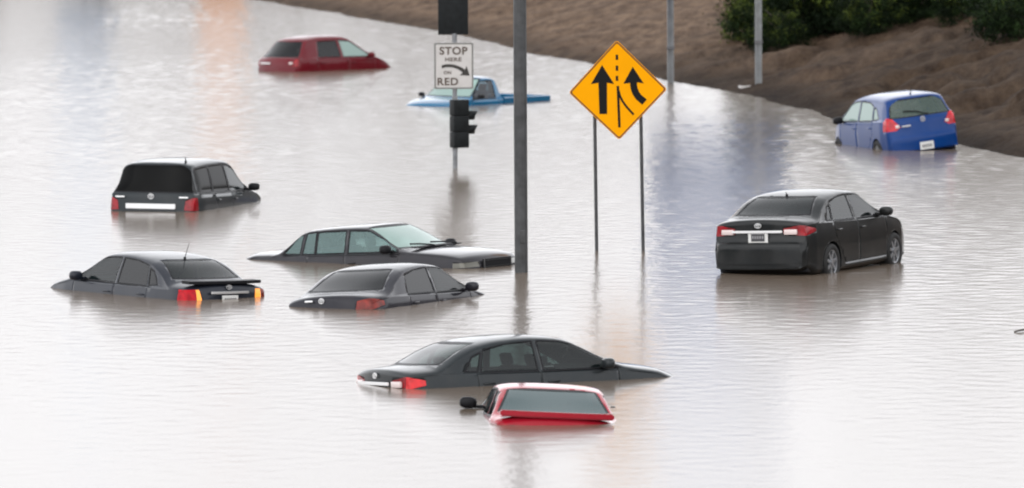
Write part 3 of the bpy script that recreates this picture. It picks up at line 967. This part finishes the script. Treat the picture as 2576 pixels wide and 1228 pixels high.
# big dark pole
bp = wat(1312, 686)
s2 = F / bp.y
pole = empty('steel_pole', bp)
tag(pole, 'thick dark steel pole rising through the flood, left of the yellow diamond sign', 'pole')
b = bmesh.new()
tube(b, [(0, 0, -1.5), (-.01, 0, 3), (-.02, 0, 9.5)], [.112, .114, .104], 12)
from_bm('shaft', b, DKSTEEL, pole, 20)
b = bmesh.new()
box(b, (.02, -.108, .62), (.09, .02, .22), bev=.01)
from_bm('hand_hole_cover', b, DKSTEEL, pole)
b = bmesh.new()
tube(b, [(-.02, 0, 9.2), (-.6, -.2, 9.9), (-2.2, -.7, 10.2)], [.06, .05, .04], 8)
box(b, (-2.5, -.8, 10.2), (.75, .3, .14), Matrix.Rotation(.3, 4, 'Z'), .04)
from_bm('lamp_arm', b, DKSTEEL, pole, 50)

# yellow diamond sign
bd = (wat(1501, 628) + wat(1618, 634)) / 2
bd.y = (wat(1501, 628).y + wat(1618, 634).y) / 2
s3 = F / bd.y
ds = empty('added_lane_sign', (bd.x, bd.y, 0))
tag(ds, 'yellow diamond sign with two black arrows on two thin posts in the water', 'sign')
pc = pix_at((2080 + 664 / 2.791) / 1.4907, (120 + 620 / 2.791) / 1.4907, bd.y - .06)
ZD = s3 * 1.4907 * 2.791
def dmap(x, y, d): return Vector((pc.x - bd.x + (x - 664) / ZD, pc.y - bd.y - d, pc.z + (620 - y) / ZD))
YEL = mat('sign_yellow', (.95, .385, .0), .5, var=.04, scale=2, spec=.06)
YBORD = mat('sign_dark_border', (.16, .05, .004), .5)
def diamond(k, rad):
    cs = [(652, 85), (1178, 600), (674, 1132), (146, 632)]
    cx_ = sum(c[0] for c in cs) / 4; cy_ = sum(c[1] for c in cs) / 4
    cs = [(cx_ + (x - cx_) * k, cy_ + (y - cy_) * k) for x, y in cs]
    out = []
    for i in range(4):
        p = Vector(cs[i]); a = (Vector(cs[i - 1]) - p).normalized(); c = (Vector(cs[(i + 1) % 4]) - p).normalized()
        A, Bq = p + a * rad, p + c * rad
        for t in range(7):
            t /= 6
            out.append(tuple(A * (1 - t) ** 2 + p * (2 * t * (1 - t)) + Bq * t * t))
    return out
b = bmesh.new(); prism(b, diamond(1.0, 34), .01, dmap)
dp = from_bm('sign_panel', b, YEL, ds)
b = bmesh.new()
o_, i_ = diamond(.985, 30), diamond(.945, 24)
va = [b.verts.new(dmap(x, y, .0125)) for x, y in o_]; vb = [b.verts.new(dmap(x, y, .0125)) for x, y in i_]
for k in range(len(va)): b.faces.new((va[k], va[(k + 1) % len(va)], vb[(k + 1) % len(va)], vb[k]))
from_bm('sign_border', b, YBORD, dp)
BLK = mat('sign_ink', (.01, .01, .01), .5, spec=.12)
def ribbon(bm, pts, w, z):
    L = []; R_ = []
    for i, p in enumerate(pts):
        a = Vector(pts[max(0, i - 1)]); c = Vector(pts[min(len(pts) - 1, i + 1)])
        t = (c - a).normalized(); nn = Vector((-t.y, t.x))
        ww = w[i] if isinstance(w, list) else w
        L.append(bm.verts.new(dmap(p[0] + nn.x * ww / 2, p[1] + nn.y * ww / 2, z)))
        R_.append(bm.verts.new(dmap(p[0] - nn.x * ww / 2, p[1] - nn.y * ww / 2, z)))
    for i in range(len(pts) - 1): bm.faces.new((L[i], L[i + 1], R_[i + 1], R_[i]))
b = bmesh.new()
prism(b, [(497, 345), (622, 545), (548, 530), (548, 858), (468, 858), (458, 530), (380, 545)], .002, dmap, .0125)
from_bm('arrow', b, BLK, dp)
b = bmesh.new()
prism(b, [(818, 365), (932, 540), (872, 528), (720, 540)], .002, dmap, .0125)
ribbon(b, [(826, 520), (826, 560), (834, 600), (850, 640), (876, 680), (940, 735)], [72, 72, 72, 72, 72, 72], .0148)
from_bm('arrow', b, BLK, dp)
for y in (238, 352, 458):
    b = bmesh.new(); ribbon(b, [(652, y), (653, y + 54)], 26, .013)
    from_bm('lane_dash', b, BLK, dp)
b = bmesh.new()
ribbon(b, [(661, 565), (677, 1000)], 26, .013)
ribbon(b, [(668, 610), (684, 672), (712, 728), (752, 784), (826, 866)], 22, .0135)
from_bm('lane_lines', b, BLK, dp)
for (x0, y0, x1, y1) in ((1501, 628, 1496, 280), (1618, 634, 1612, 280)):
    p0 = pix_at(x0, y0, bd.y); p1 = pix_at(x1, y1, bd.y); d_ = (p1 - p0)
    b = bmesh.new()
    q0 = p0 - d_ * .5 - bd; q1 = p1 - bd
    for t0, t1 in ((0, 1),):
        tube(b, [tuple(q0), tuple(q1)], .031, 4)
    po = from_bm('post', b, DKSTEEL, ds)

# ------------------------------------------------------------------ ground, bank, water
shore_px = [(650, 0), (900, 45), (1150, 85), (1330, 133), (1480, 158), (1700, 205), (1850, 236), (2060, 285), (2300, 342), (2576, 394)]
SH = sorted([(wat(a, b_).y, wat(a, b_).x) for a, b_ in shore_px])
SH = [(40, SH[0][1] + 26)] + [(100, SH[0][1] + 10)] + SH + [(330, SH[-1][1] - 9), (420, SH[-1][1] - 34), (900, SH[-1][1] - 240)]
from mathutils import noise
def nz(x, y, s, seed=0.0): return noise.noise(Vector((x * s + seed, y * s - seed, seed * 1.7)))
def bank(X, Y):
    sx = lerp(SH, Y) + .35 * nz(0, Y, .12, 3) + .12 * nz(0, Y, .7, 5)
    d = (X - sx) * .985
    steep = .23 + .10 * sstep(215, 175, Y)
    if d < 0: h = d * .25
    else: h = steep * d * (1 - .25 * sstep(14, 40, d))
    h = min(h, 6.5 + .02 * d)
    if d > -.3:
        k = min(1, (d + .3) / 1.5)
        h += k * (.16 * nz(X, Y, .22, 1) + .05 * nz(X, Y, .8, 2) + .012 * nz(X, Y, 2.6, 4))
        # washed-out gullies and slumped ridges on the near part of the slope
        g = nz(X * .8 + Y * .45, Y * .35 - X * .5, .55, 9)
        near = sstep(222, 195, Y)
        h -= k * near * .55 * max(0, .30 - abs(g)) * 2.2 * sstep(.8, 2.5, d)
        h += k * near * .16 * nz(X, Y * .5, 1.3, 12) + k * .03 * nz(X, Y * .6, 3.1, 14)
    far = (Y - 430 + .25 * X) * .12
    return max(h, min(far, 9.0), -2.2)
def axis(segs):
    out = [segs[0][0]]
    for a, b_, st in segs:
        n = max(1, round((b_ - a) / st))
        out += [a + (b_ - a) * (i + 1) / n for i in range(n)]
    return out
xs = axis([(-700, -60, 40), (-60, -14, 2.5), (-14, 20, .14), (20, 40, 1.0), (40, 120, 8), (120, 700, 60)])
ys = axis([(-200, 120, 20), (120, 150, 2), (150, 300, .55), (300, 460, 5), (460, 1500, 80)])
b = bmesh.new()
gv = [[b.verts.new((x, y, bank(x, y))) for x in xs] for y in ys]
for j in range(len(ys) - 1):
    A_, B_ = gv[j], gv[j + 1]
    for i in range(len(xs) - 1): b.faces.new((A_[i], A_[i + 1], B_[i + 1], B_[i]))
def soil():
    m, n, l, bs = new_mat('muddy_soil')
    tc = n.new('ShaderNodeTexCoord')
    a = n.new('ShaderNodeTexNoise'); a.inputs['Scale'].default_value = 1.6; a.inputs['Detail'].default_value = 10; a.inputs['Roughness'].default_value = .7
    c = n.new('ShaderNodeTexNoise'); c.inputs['Scale'].default_value = .11; c.inputs['Detail'].default_value = 3
    mp = n.new('ShaderNodeMapping'); mp.inputs['Scale'].default_value = (1.3, .4, 1)
    l.new(tc.outputs['Object'], mp.inputs['Vector']); l.new(mp.outputs[0], a.inputs['Vector']); l.new(tc.outputs['Object'], c.inputs['Vector'])
    r = n.new('ShaderNodeValToRGB'); r.color_ramp.elements[0].position = .34; r.color_ramp.elements[1].position = .68
    r.color_ramp.elements[0].color = (.060, .035, .022, 1); r.color_ramp.elements[1].color = (.235, .158, .105, 1)
    l.new(a.outputs['Fac'], r.inputs['Fac'])
    # tree shade and damp put into the soil colour, darker towards the near, right-hand part of the slope
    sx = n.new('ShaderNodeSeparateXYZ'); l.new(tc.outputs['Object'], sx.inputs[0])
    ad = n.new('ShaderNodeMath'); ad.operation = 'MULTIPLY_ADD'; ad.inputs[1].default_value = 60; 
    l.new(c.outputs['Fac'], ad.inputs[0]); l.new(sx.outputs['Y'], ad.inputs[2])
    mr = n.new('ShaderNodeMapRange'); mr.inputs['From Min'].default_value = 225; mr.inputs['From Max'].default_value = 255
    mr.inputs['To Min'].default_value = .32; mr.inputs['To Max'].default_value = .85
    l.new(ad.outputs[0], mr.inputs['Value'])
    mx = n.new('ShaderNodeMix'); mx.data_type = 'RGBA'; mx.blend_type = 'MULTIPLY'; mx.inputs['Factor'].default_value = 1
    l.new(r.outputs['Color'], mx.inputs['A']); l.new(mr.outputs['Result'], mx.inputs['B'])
    # soaked, darker margin just above the water with an uneven upper edge
    wn = n.new('ShaderNodeMath'); wn.operation = 'MULTIPLY_ADD'; wn.inputs[1].default_value = -.5
    l.new(a.outputs['Fac'], wn.inputs[0]); l.new(sx.outputs['Z'], wn.inputs[2])
    wr = n.new('ShaderNodeMapRange'); wr.inputs['From Min'].default_value = -.16; wr.inputs['From Max'].default_value = .12
    wr.inputs['To Min'].default_value = .5; wr.inputs['To Max'].default_value = 1
    l.new(wn.outputs[0], wr.inputs['Value'])
    mw_ = n.new('ShaderNodeMix'); mw_.data_type = 'RGBA'; mw_.blend_type = 'MULTIPLY'; mw_.inputs['Factor'].default_value = 1
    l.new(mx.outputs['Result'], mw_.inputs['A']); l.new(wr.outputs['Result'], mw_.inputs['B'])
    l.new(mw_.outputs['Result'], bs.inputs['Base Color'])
    bs.inputs['Roughness'].default_value = .9; bs.inputs['Specular IOR Level'].default_value = .08
    v = n.new('ShaderNodeTexNoise'); v.inputs['Scale'].default_value = 6; v.inputs['Detail'].default_value = 8
    l.new(mp.outputs[0], v.inputs['Vector'])
    bp_ = n.new('ShaderNodeBump'); bp_.inputs['Distance'].default_value = .07; bp_.inputs['Strength'].default_value = 1
    l.new(v.outputs['Fac'], bp_.inputs['Height']); l.new(bp_.outputs['Normal'], bs.inputs['Normal'])
    return m
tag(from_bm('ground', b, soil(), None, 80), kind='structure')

def water():
    m, n, l, bs = new_mat('flood_water')
    bs.inputs['Base Color'].default_value = (.165, .128, .098, 1)
    bs.inputs['IOR'].default_value = 1.333
    bs.inputs['Roughness'].default_value = .175
    tc = n.new('ShaderNodeTexCoord')
    mp = n.new('ShaderNodeMapping'); mp.inputs['Scale'].default_value = (1.25, .42, 1); mp.inputs['Rotation'].default_value = (0, 0, .06)
    l.new(tc.outputs['Object'], mp.inputs['Vector'])
    a = n.new('ShaderNodeTexNoise'); a.inputs['Scale'].default_value = 3.5; a.inputs['Detail'].default_value = 2.5; a.inputs['Roughness'].default_value = .55
    c = n.new('ShaderNodeTexNoise'); c.inputs['Scale'].default_value = 6.0; c.inputs['Detail'].default_value = 2
    w = n.new('ShaderNodeTexNoise'); w.inputs['Scale'].default_value = .06; w.inputs['Detail'].default_value = 3
    for q in (a, c): l.new(mp.outputs[0], q.inputs['Vector'])
    l.new(tc.outputs['Object'], w.inputs['Vector'])
    # wind: calm in the near water, ruffled far off and towards the right bank
    sx = n.new('ShaderNodeSeparateXYZ'); l.new(tc.outputs['Object'], sx.inputs[0])
    mr = n.new('ShaderNodeMapRange'); mr.inputs['From Min'].default_value = 85; mr.inputs['From Max'].default_value = 240
    mr.inputs['To Min'].default_value = .45; mr.inputs['To Max'].default_value = 1.15
    l.new(sx.outputs['Y'], mr.inputs['Value'])
    mw = n.new('ShaderNodeMapRange'); mw.inputs['From Min'].default_value = .35; mw.inputs['From Max'].default_value = .65
    mw.inputs['To Min'].default_value = .7; mw.inputs['To Max'].default_value = 1.25
    l.new(w.outputs['Fac'], mw.inputs['Value'])
    k = n.new('ShaderNodeMath'); k.operation = 'MULTIPLY'
    l.new(mr.outputs[0], k.inputs[0]); l.new(mw.outputs[0], k.inputs[1])
    k2 = n.new('ShaderNodeMath'); k2.operation = 'MULTIPLY'; k2.inputs[1].default_value = 1.0
    l.new(k.outputs[0], k2.inputs[0])
    s = n.new('ShaderNodeMath'); s.operation = 'MULTIPLY_ADD'; s.inputs[1].default_value = .22
    l.new(c.outputs['Fac'], s.inputs[0]); l.new(a.outputs['Fac'], s.inputs[2])
    hgt = n.new('ShaderNodeMath'); hgt.operation = 'MULTIPLY'
    l.new(s.outputs[0], hgt.inputs[0]); l.new(k2.outputs[0], hgt.inputs[1])
    bp_ = n.new('ShaderNodeBump'); bp_.inputs['Distance'].default_value = .010; bp_.inputs['Strength'].default_value = 1
    l.new(hgt.outputs[0], bp_.inputs['Height']); l.new(bp_.outputs['Normal'], bs.inputs['Normal'])
    return m
import numpy as np
def flood_mesh():
    rs = np.random.RandomState(4)
    X = np.array(axis([(-900, -60, 105), (-60, -22, 2), (-22, -15, .35), (-15, 17, .085), (17, 26, .4), (26, 60, 2), (60, 900, 105)]))
    Y = np.array(axis([(-150, 60, 30), (60, 84, 1.5), (84, 200, .105), (200, 292, .16), (292, 340, 2), (340, 1200, 43)]))
    gx, gy = np.meshgrid(X, Y)
    z = np.zeros_like(gx)
    N = 70
    for k in range(N):
        lam = .30 * (.85 / .30) ** rs.rand()
        th = rs.uniform(0, 2 * PI)
        kk = 2 * PI / lam
        a = WAVE * math.sqrt(2 / N) / kk
        ph = rs.uniform(0, 2 * PI)
        bend = .35 * np.sin(gx * .31 + k) + .35 * np.sin(gy * .17 + 2 * k)        # crests wander, so no line runs straight
        z += a * np.sin(kk * (math.cos(th) * gx + math.sin(th) * gy) + ph + 2.2 * bend)
    # gusts: patches of calmer and rougher water
    g = np.zeros_like(gx)
    for k in range(9):
        lam = rs.uniform(9, 34); th = rs.uniform(0, 2 * PI)
        g += np.sin(2 * PI / lam * (math.cos(th) * gx + .45 * math.sin(th) * gy) + rs.uniform(0, 6))
    amp = np.clip(.92 + .10 * g, .55, 1.35) * np.interp(gy, [84, 110, 160, 240, 290], [.26, .36, .62, 1.1, 1.2]) * np.interp(gx, [2.5, 8], [1, 1.35])
    fade = np.interp(gx, [-22, -15, 17, 26], [0, 1, 1, 0]) * np.interp(gy, [60, 86, 290, 320], [0, 1, 1, 0])
    z *= amp * fade
    nx, ny = len(X), len(Y)
    co_ = np.stack([gx, gy, z], -1).reshape(-1, 3).astype(np.float32)
    idx = np.arange(nx * ny).reshape(ny, nx)
    q = np.stack([idx[:-1, :-1], idx[:-1, 1:], idx[1:, 1:], idx[1:, :-1]], -1).reshape(-1, 4).astype(np.int32)
    me = bpy.data.meshes.new('flood_water')
    me.vertices.add(len(co_)); me.vertices.foreach_set('co', co_.ravel())
    me.loops.add(q.size); me.loops.foreach_set('vertex_index', q.ravel())
    me.polygons.add(len(q)); me.polygons.foreach_set('loop_start', np.arange(0, q.size, 4, dtype=np.int32))
    me.polygons.foreach_set('use_smooth', np.ones(len(q), dtype=bool))
    me.update(calc_edges=True); me.validate()
    return me
WAVE = .040
tag(link('flood_water', flood_mesh(), water()), kind='structure')

def on_bank(px, py):
    d = ray(px, py); o = Vector((0, 0, H)); t = 120
    while t < 420:
        p = o + d * t
        if p.z <= bank(p.x, p.y): return p
        t += .25
    return p

# big sign on two grey posts at the bank (its panel is above the picture, seen in the water)
p1 = on_bank(1687, 217); p2 = on_bank(1908, 212)
yy = (p1.y + p2.y) / 2
sp_ = empty('roadside_sign', ((p1.x + p2.x) / 2, yy, 0))
tag(sp_, 'tall sign on two grey posts at the foot of the bank', 'sign')
POSTG = mat('post_grey', (.27, .28, .285), .55, .3, var=.2, scale=4)
for p in (p1, p2):
    b = bmesh.new()
    x_ = p.x - sp_.location.x; y_ = p.y - yy
    for dx, w_, dd in ((-.075, .03, .2), (.075, .03, .2), (0, .15, .03)): box(b, (x_ + dx, y_, 4), (w_, dd, 9.4))
    po = from_bm('post', b, POSTG, sp_)
    b = bmesh.new(); box(b, (x_, y_ - .11, 1.35 if p is p2 else 1.0), (.22, .05, .09), bev=.008)
    from_bm('fuse_plate', b, mat('plate_dark_grey', (.12, .12, .125), .5), po)
b = bmesh.new(); box(b, (.10, -.16, 5.3), (3.8, .05, 4.8), bev=.02)
from_bm('sign_panel', b, mat('sign_blue', (.0, .12, .38), .5, spec=.1), sp_)

# litter
b = bmesh.new()
q = on_bank(1873, 222)
vs = box(b, (0, 0, .03), (.3, .22, .06), Matrix.Rotation(.3, 4, 'Z'), .02)
for v in b.verts: v.co.z += .05 * nz(v.co.x, v.co.y, 9, 2)
o = from_bm('litter_bag', b, mat('white_plastic', (.6, .57, .55), .5)); o.location = q
tag(o, 'scrap of white plastic lying on the mud between the grey posts', 'litter')
b = bmesh.new()
q = wat(2566, 836)
tube(b, [(-.09, -.05, .01), (0, 0, .03), (.16, .3, .03), (.4, .5, .0)], [.012, .018, .015, .008], 6)
o = from_bm('floating_stick', b, mat('grey_bark', (.13, .12, .11), .8)); o.location = q
tag(o, 'thin grey stick floating at the right edge of the flood', 'stick')

# ------------------------------------------------------------------ shrubs and trees on the bank
LEAF = []
for i, c in enumerate(((.007, .014, .005), (.017, .032, .009), (.075, .10, .018))):  # greens darkened for shade inside the crowns, the olive for highlights
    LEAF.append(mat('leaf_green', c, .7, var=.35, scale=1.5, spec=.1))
BARK = mat('bark', (.06, .048, .038), .9, var=.3)
def leaf_mesh(rx, ry, rz, clumps, per, seed, droop=.0):
    rnd = random.Random(seed)
    me_b = bmesh.new()
    for c in range(clumps):
        while True:
            v = Vector((rnd.uniform(-1, 1), rnd.uniform(-1, 1), rnd.uniform(-1, 1)))
            if .25 < v.length < 1: break
        cc = Vector((v.x * rx, v.y * ry, v.z * rz))
        cr = rnd.uniform(.22, .55)
        mi = rnd.choice((0, 0, 1, 1, 2)) if v.z > -.1 else rnd.choice((0, 0, 1))  # light olive only on upper clumps: underside shade put into the leaf colour
        for k in range(per):
            d = Vector((rnd.gauss(0, 1), rnd.gauss(0, 1), rnd.gauss(0, .8))) * cr * .55
            p = cc + d; p.z -= droop * abs(rnd.gauss(0, 1))
            u = Vector((rnd.gauss(0, 1), rnd.gauss(0, 1), rnd.gauss(0, 1) - droop * 2)).normalized()
            w = u.orthogonal().normalized()
            w = (Matrix.Rotation(rnd.uniform(0, PI), 3, u) @ w)
            L = rnd.uniform(.05, .11); Wd = L * .42
            a = me_b.verts.new(p - u * L); e = me_b.verts.new(p + w * Wd); g = me_b.verts.new(p + u * L); h_ = me_b.verts.new(p - w * Wd)
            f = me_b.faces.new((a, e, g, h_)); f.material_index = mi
    me = bpy.data.meshes.new('foliage'); me_b.to_mesh(me); me_b.free()
    for m_ in LEAF: me.materials.append(m_)
    return me
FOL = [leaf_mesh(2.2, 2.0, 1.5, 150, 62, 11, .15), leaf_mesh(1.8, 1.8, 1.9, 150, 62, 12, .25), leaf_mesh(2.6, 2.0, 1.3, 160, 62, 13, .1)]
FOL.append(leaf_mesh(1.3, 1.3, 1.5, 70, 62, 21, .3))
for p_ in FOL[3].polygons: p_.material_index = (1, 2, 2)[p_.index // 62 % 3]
def stem_mesh(seed, hgt):
    rnd = random.Random(seed); bb = bmesh.new()
    tube(bb, [(0, 0, -.3), (.05, 0, hgt * .4), (.0, .1, hgt)], [.12, .09, .05], 8)
    for k in range(7):
        a = rnd.uniform(0, 2 * PI); z0 = hgt * rnd.uniform(.25, .8); r_ = rnd.uniform(.8, 1.6)
        tube(bb, [(0, 0, z0), (math.cos(a) * r_ * .5, math.sin(a) * r_ * .5, z0 + .5), (math.cos(a) * r_, math.sin(a) * r_, z0 + .9)], [.05, .035, .015], 6)
    me = bpy.data.meshes.new('trunk'); bb.to_mesh(me); bb.free(); me.materials.append(BARK)
    return me
STEM = [stem_mesh(s, 2.2) for s in (1, 2, 3, 4)]
def shrub(px, py, k, sc, up, label, grp='shrubs along the top of the bank', rz=0.0):
    p = on_bank(px, py)
    r = empty('shrub', p, rz); r.scale = (sc, sc, sc)
    tag(r, label, 'shrub', grp)
    f = bpy.data.objects.new('crown', FOL[k]); COL.objects.link(f); f.parent = r; f.location = (0, 0, up)
    t = bpy.data.objects.new('trunk', STEM[k]); COL.objects.link(t); t.parent = r
    return r
shrub(1935, 112, 0, .62, 1.25, 'dark green shrub with drooping edge behind the right-hand grey post', rz=.3)
shrub(2020, 96, 1, .80, 1.55, 'dense dark shrub just right of the right-hand grey post', rz=1.2)
shrub(2130, 78, 2, .72, 1.15, 'broad dark shrub above the middle of the brown slope', rz=2.1)
shrub(2260, 50, 0, .85, 1.35, 'dark shrub between the two broad shrubs on the slope', rz=3.0)
shrub(2390, 26, 2, .85, 1.35, 'dark shrub high on the slope above the blue hatchback', rz=3.7)
shrub(2500, 10, 1, .85, 1.45, 'shaded shrub near the top right corner of the slope', rz=4.2)
shrub(2600, 60, 2, .9, 1.1, 'low dark shrub at the right edge of the slope', rz=5.0)
shrub(2040, 20, 2, 1.15, 2.3, 'tall dark shrub behind the shrub by the grey post', rz=.8)
shrub(2240, -20, 1, 1.25, 2.3, 'tall dark shrub behind the middle shrubs', rz=1.9)
shrub(2450, -50, 0, 1.35, 2.3, 'tall dark shrub behind the top right shrubs', rz=.2)

shrub(1890, 96, 3, .75, 1.35, 'lighter olive-green shrub just left of the right-hand grey post', rz=.3)
shrub(2170, 66, 3, .8, 1.9, 'lighter olive-green shrub among the dark shrubs in the middle of the row', rz=1.3)
shrub(2470, 10, 3, .9, 1.5, 'lighter olive-green shrub near the top right corner', rz=2.3)

rs_ = random.Random(31)
where = ['beside the right-hand grey post', 'at the low left end of the row', 'in the left part of the row', 'in the centre of the row', 'right of the centre of the row', 'in the right part of the row', 'near the right end of the row', 'at the far right end of the row', 'highest behind the right part of the row', 'highest behind the centre of the row']
for i, (px_, py_) in enumerate([(1915, 40), (1960, 122), (2080, 66), (2190, 82), (2320, 46), (2430, 40), (2530, 34), (2570, 90), (2385, 4), (2300, 12)]):
    shrub(px_, py_, rs_.choice((0, 1, 2)), rs_.uniform(.42, .62), rs_.uniform(.9, 1.2),
          'small ragged dark shrub ' + where[i], rz=rs_.uniform(0, 6))

# trees beyond the picture's top edge, which the water mirrors
def tree(X, Y, sc, k, label, grp):
    r = empty('tree', (X, Y, bank(X, Y))); r.scale = (sc, sc, sc)
    tag(r, label, 'tree', grp)
    f = bpy.data.objects.new('crown', FOL[k]); COL.objects.link(f); f.parent = r; f.location = (0, 0, 2.6); f.rotation_euler = (0, 0, X)
    t = bpy.data.objects.new('trunk', STEM[k]); COL.objects.link(t); t.parent = r; t.scale = (1, 1, 1.2)
for i in range(9):
    tree(-44 + i * 6.2 + random.uniform(-1, 1), 452 + random.uniform(-8, 8), random.uniform(2.8, 3.7), i % 3,
         'tree on the far side of the flood, seen only as a grey-green reflection', 'trees on the far shore')
# orange and pale blue boards on the far shore (mirrored as soft streaks near the top left)
for (px, wdt, z0, z1, m_, lb) in ((560, 2.2, 3.0, 10, mat('board_orange', (.75, .30, .08), .5), 'orange board on the far shore, seen as an orange streak in the water'),
                         (215, 2.6, 6.0, 12, mat('board_blue', (.16, .33, .55), .5), 'pale blue board on the far shore, seen as a bluish streak in the water')):
    Y = 345.0; X = (px - CX) / F * Y
    r = empty('far_board', (X, Y, 0)); tag(r, lb, 'board')
    b = bmesh.new(); box(b, (0, 0, (z0 + z1) / 2), (wdt, .1, z1 - z0), bev=.02); from_bm('board_panel', b, m_, r)
    b = bmesh.new(); tube(b, [(0, .12, -2), (0, .12, z0 + .5)], .12, 10); from_bm('post', b, GALV, r)

# ------------------------------------------------------------------ light
ELEV, AZ = math.radians(48), math.radians(200)
wd = bpy.data.worlds.new('World'); S.world = wd; wd.use_nodes = True
n, l = wd.node_tree.nodes, wd.node_tree.links
bg = n['Background']
sky = n.new('ShaderNodeTexSky'); sky.sky_type = 'NISHITA'; sky.sun_disc = False
sky.sun_elevation = ELEV; sky.sun_rotation = AZ; sky.dust_density = 4; sky.air_density = 1.4; sky.altitude = 0
hs = n.new('ShaderNodeHueSaturation'); hs.inputs['Saturation'].default_value = .10; hs.inputs['Value'].default_value = 1
l.new(sky.outputs[0], hs.inputs['Color'])
mx = n.new('ShaderNodeMix'); mx.data_type = 'RGBA'; mx.inputs['Factor'].default_value = .8      # overcast layer evens the sky out
tcw = n.new('ShaderNodeTexCoord'); sxw = n.new('ShaderNodeSeparateXYZ'); l.new(tcw.outputs['Generated'], sxw.inputs[0])
rw = n.new('ShaderNodeValToRGB'); l.new(sxw.outputs['Z'], rw.inputs['Fac'])      # bright band low in the overcast, greyer overhead
rw.color_ramp.elements[0].position = .0; rw.color_ramp.elements[0].color = (.92, .93, .965, 1)
rw.color_ramp.elements[1].position = .75; rw.color_ramp.elements[1].color = (.42, .43, .45, 1)
e_ = rw.color_ramp.elements.new(.35); e_.color = (.93, .94, .975, 1)
vm = n.new('ShaderNodeVectorMath'); vm.operation = 'SCALE'; vm.inputs['Scale'].default_value = 20.0
l.new(rw.outputs['Color'], vm.inputs[0]); l.new(vm.outputs[0], mx.inputs['B'])
l.new(hs.outputs[0], mx.inputs['A'])
l.new(mx.outputs['Result'], bg.inputs['Color'])
bg.inputs['Strength'].default_value = .10
sd = bpy.data.lights.new('sun', 'SUN'); sd.energy = .6; sd.angle = math.radians(80); sd.color = (1, .97, .93)
so = bpy.data.objects.new('sun', sd); COL.objects.link(so)
so.rotation_euler = (PI / 2 - ELEV, 0, -AZ + PI) if 0 else Vector((-math.sin(AZ) * math.cos(ELEV), -math.cos(AZ) * math.cos(ELEV), -math.sin(ELEV))).to_track_quat('-Z', 'Y').to_euler()
S.view_settings.view_transform = 'Standard'; S.view_settings.look = 'None'; S.view_settings.gamma = 1
S.view_settings.exposure = 0.25
S.cycles.max_bounces = 8; S.cycles.transparent_max_bounces = 12
S.cycles.use_denoising = True
S.cycles.filter_width = 2.0
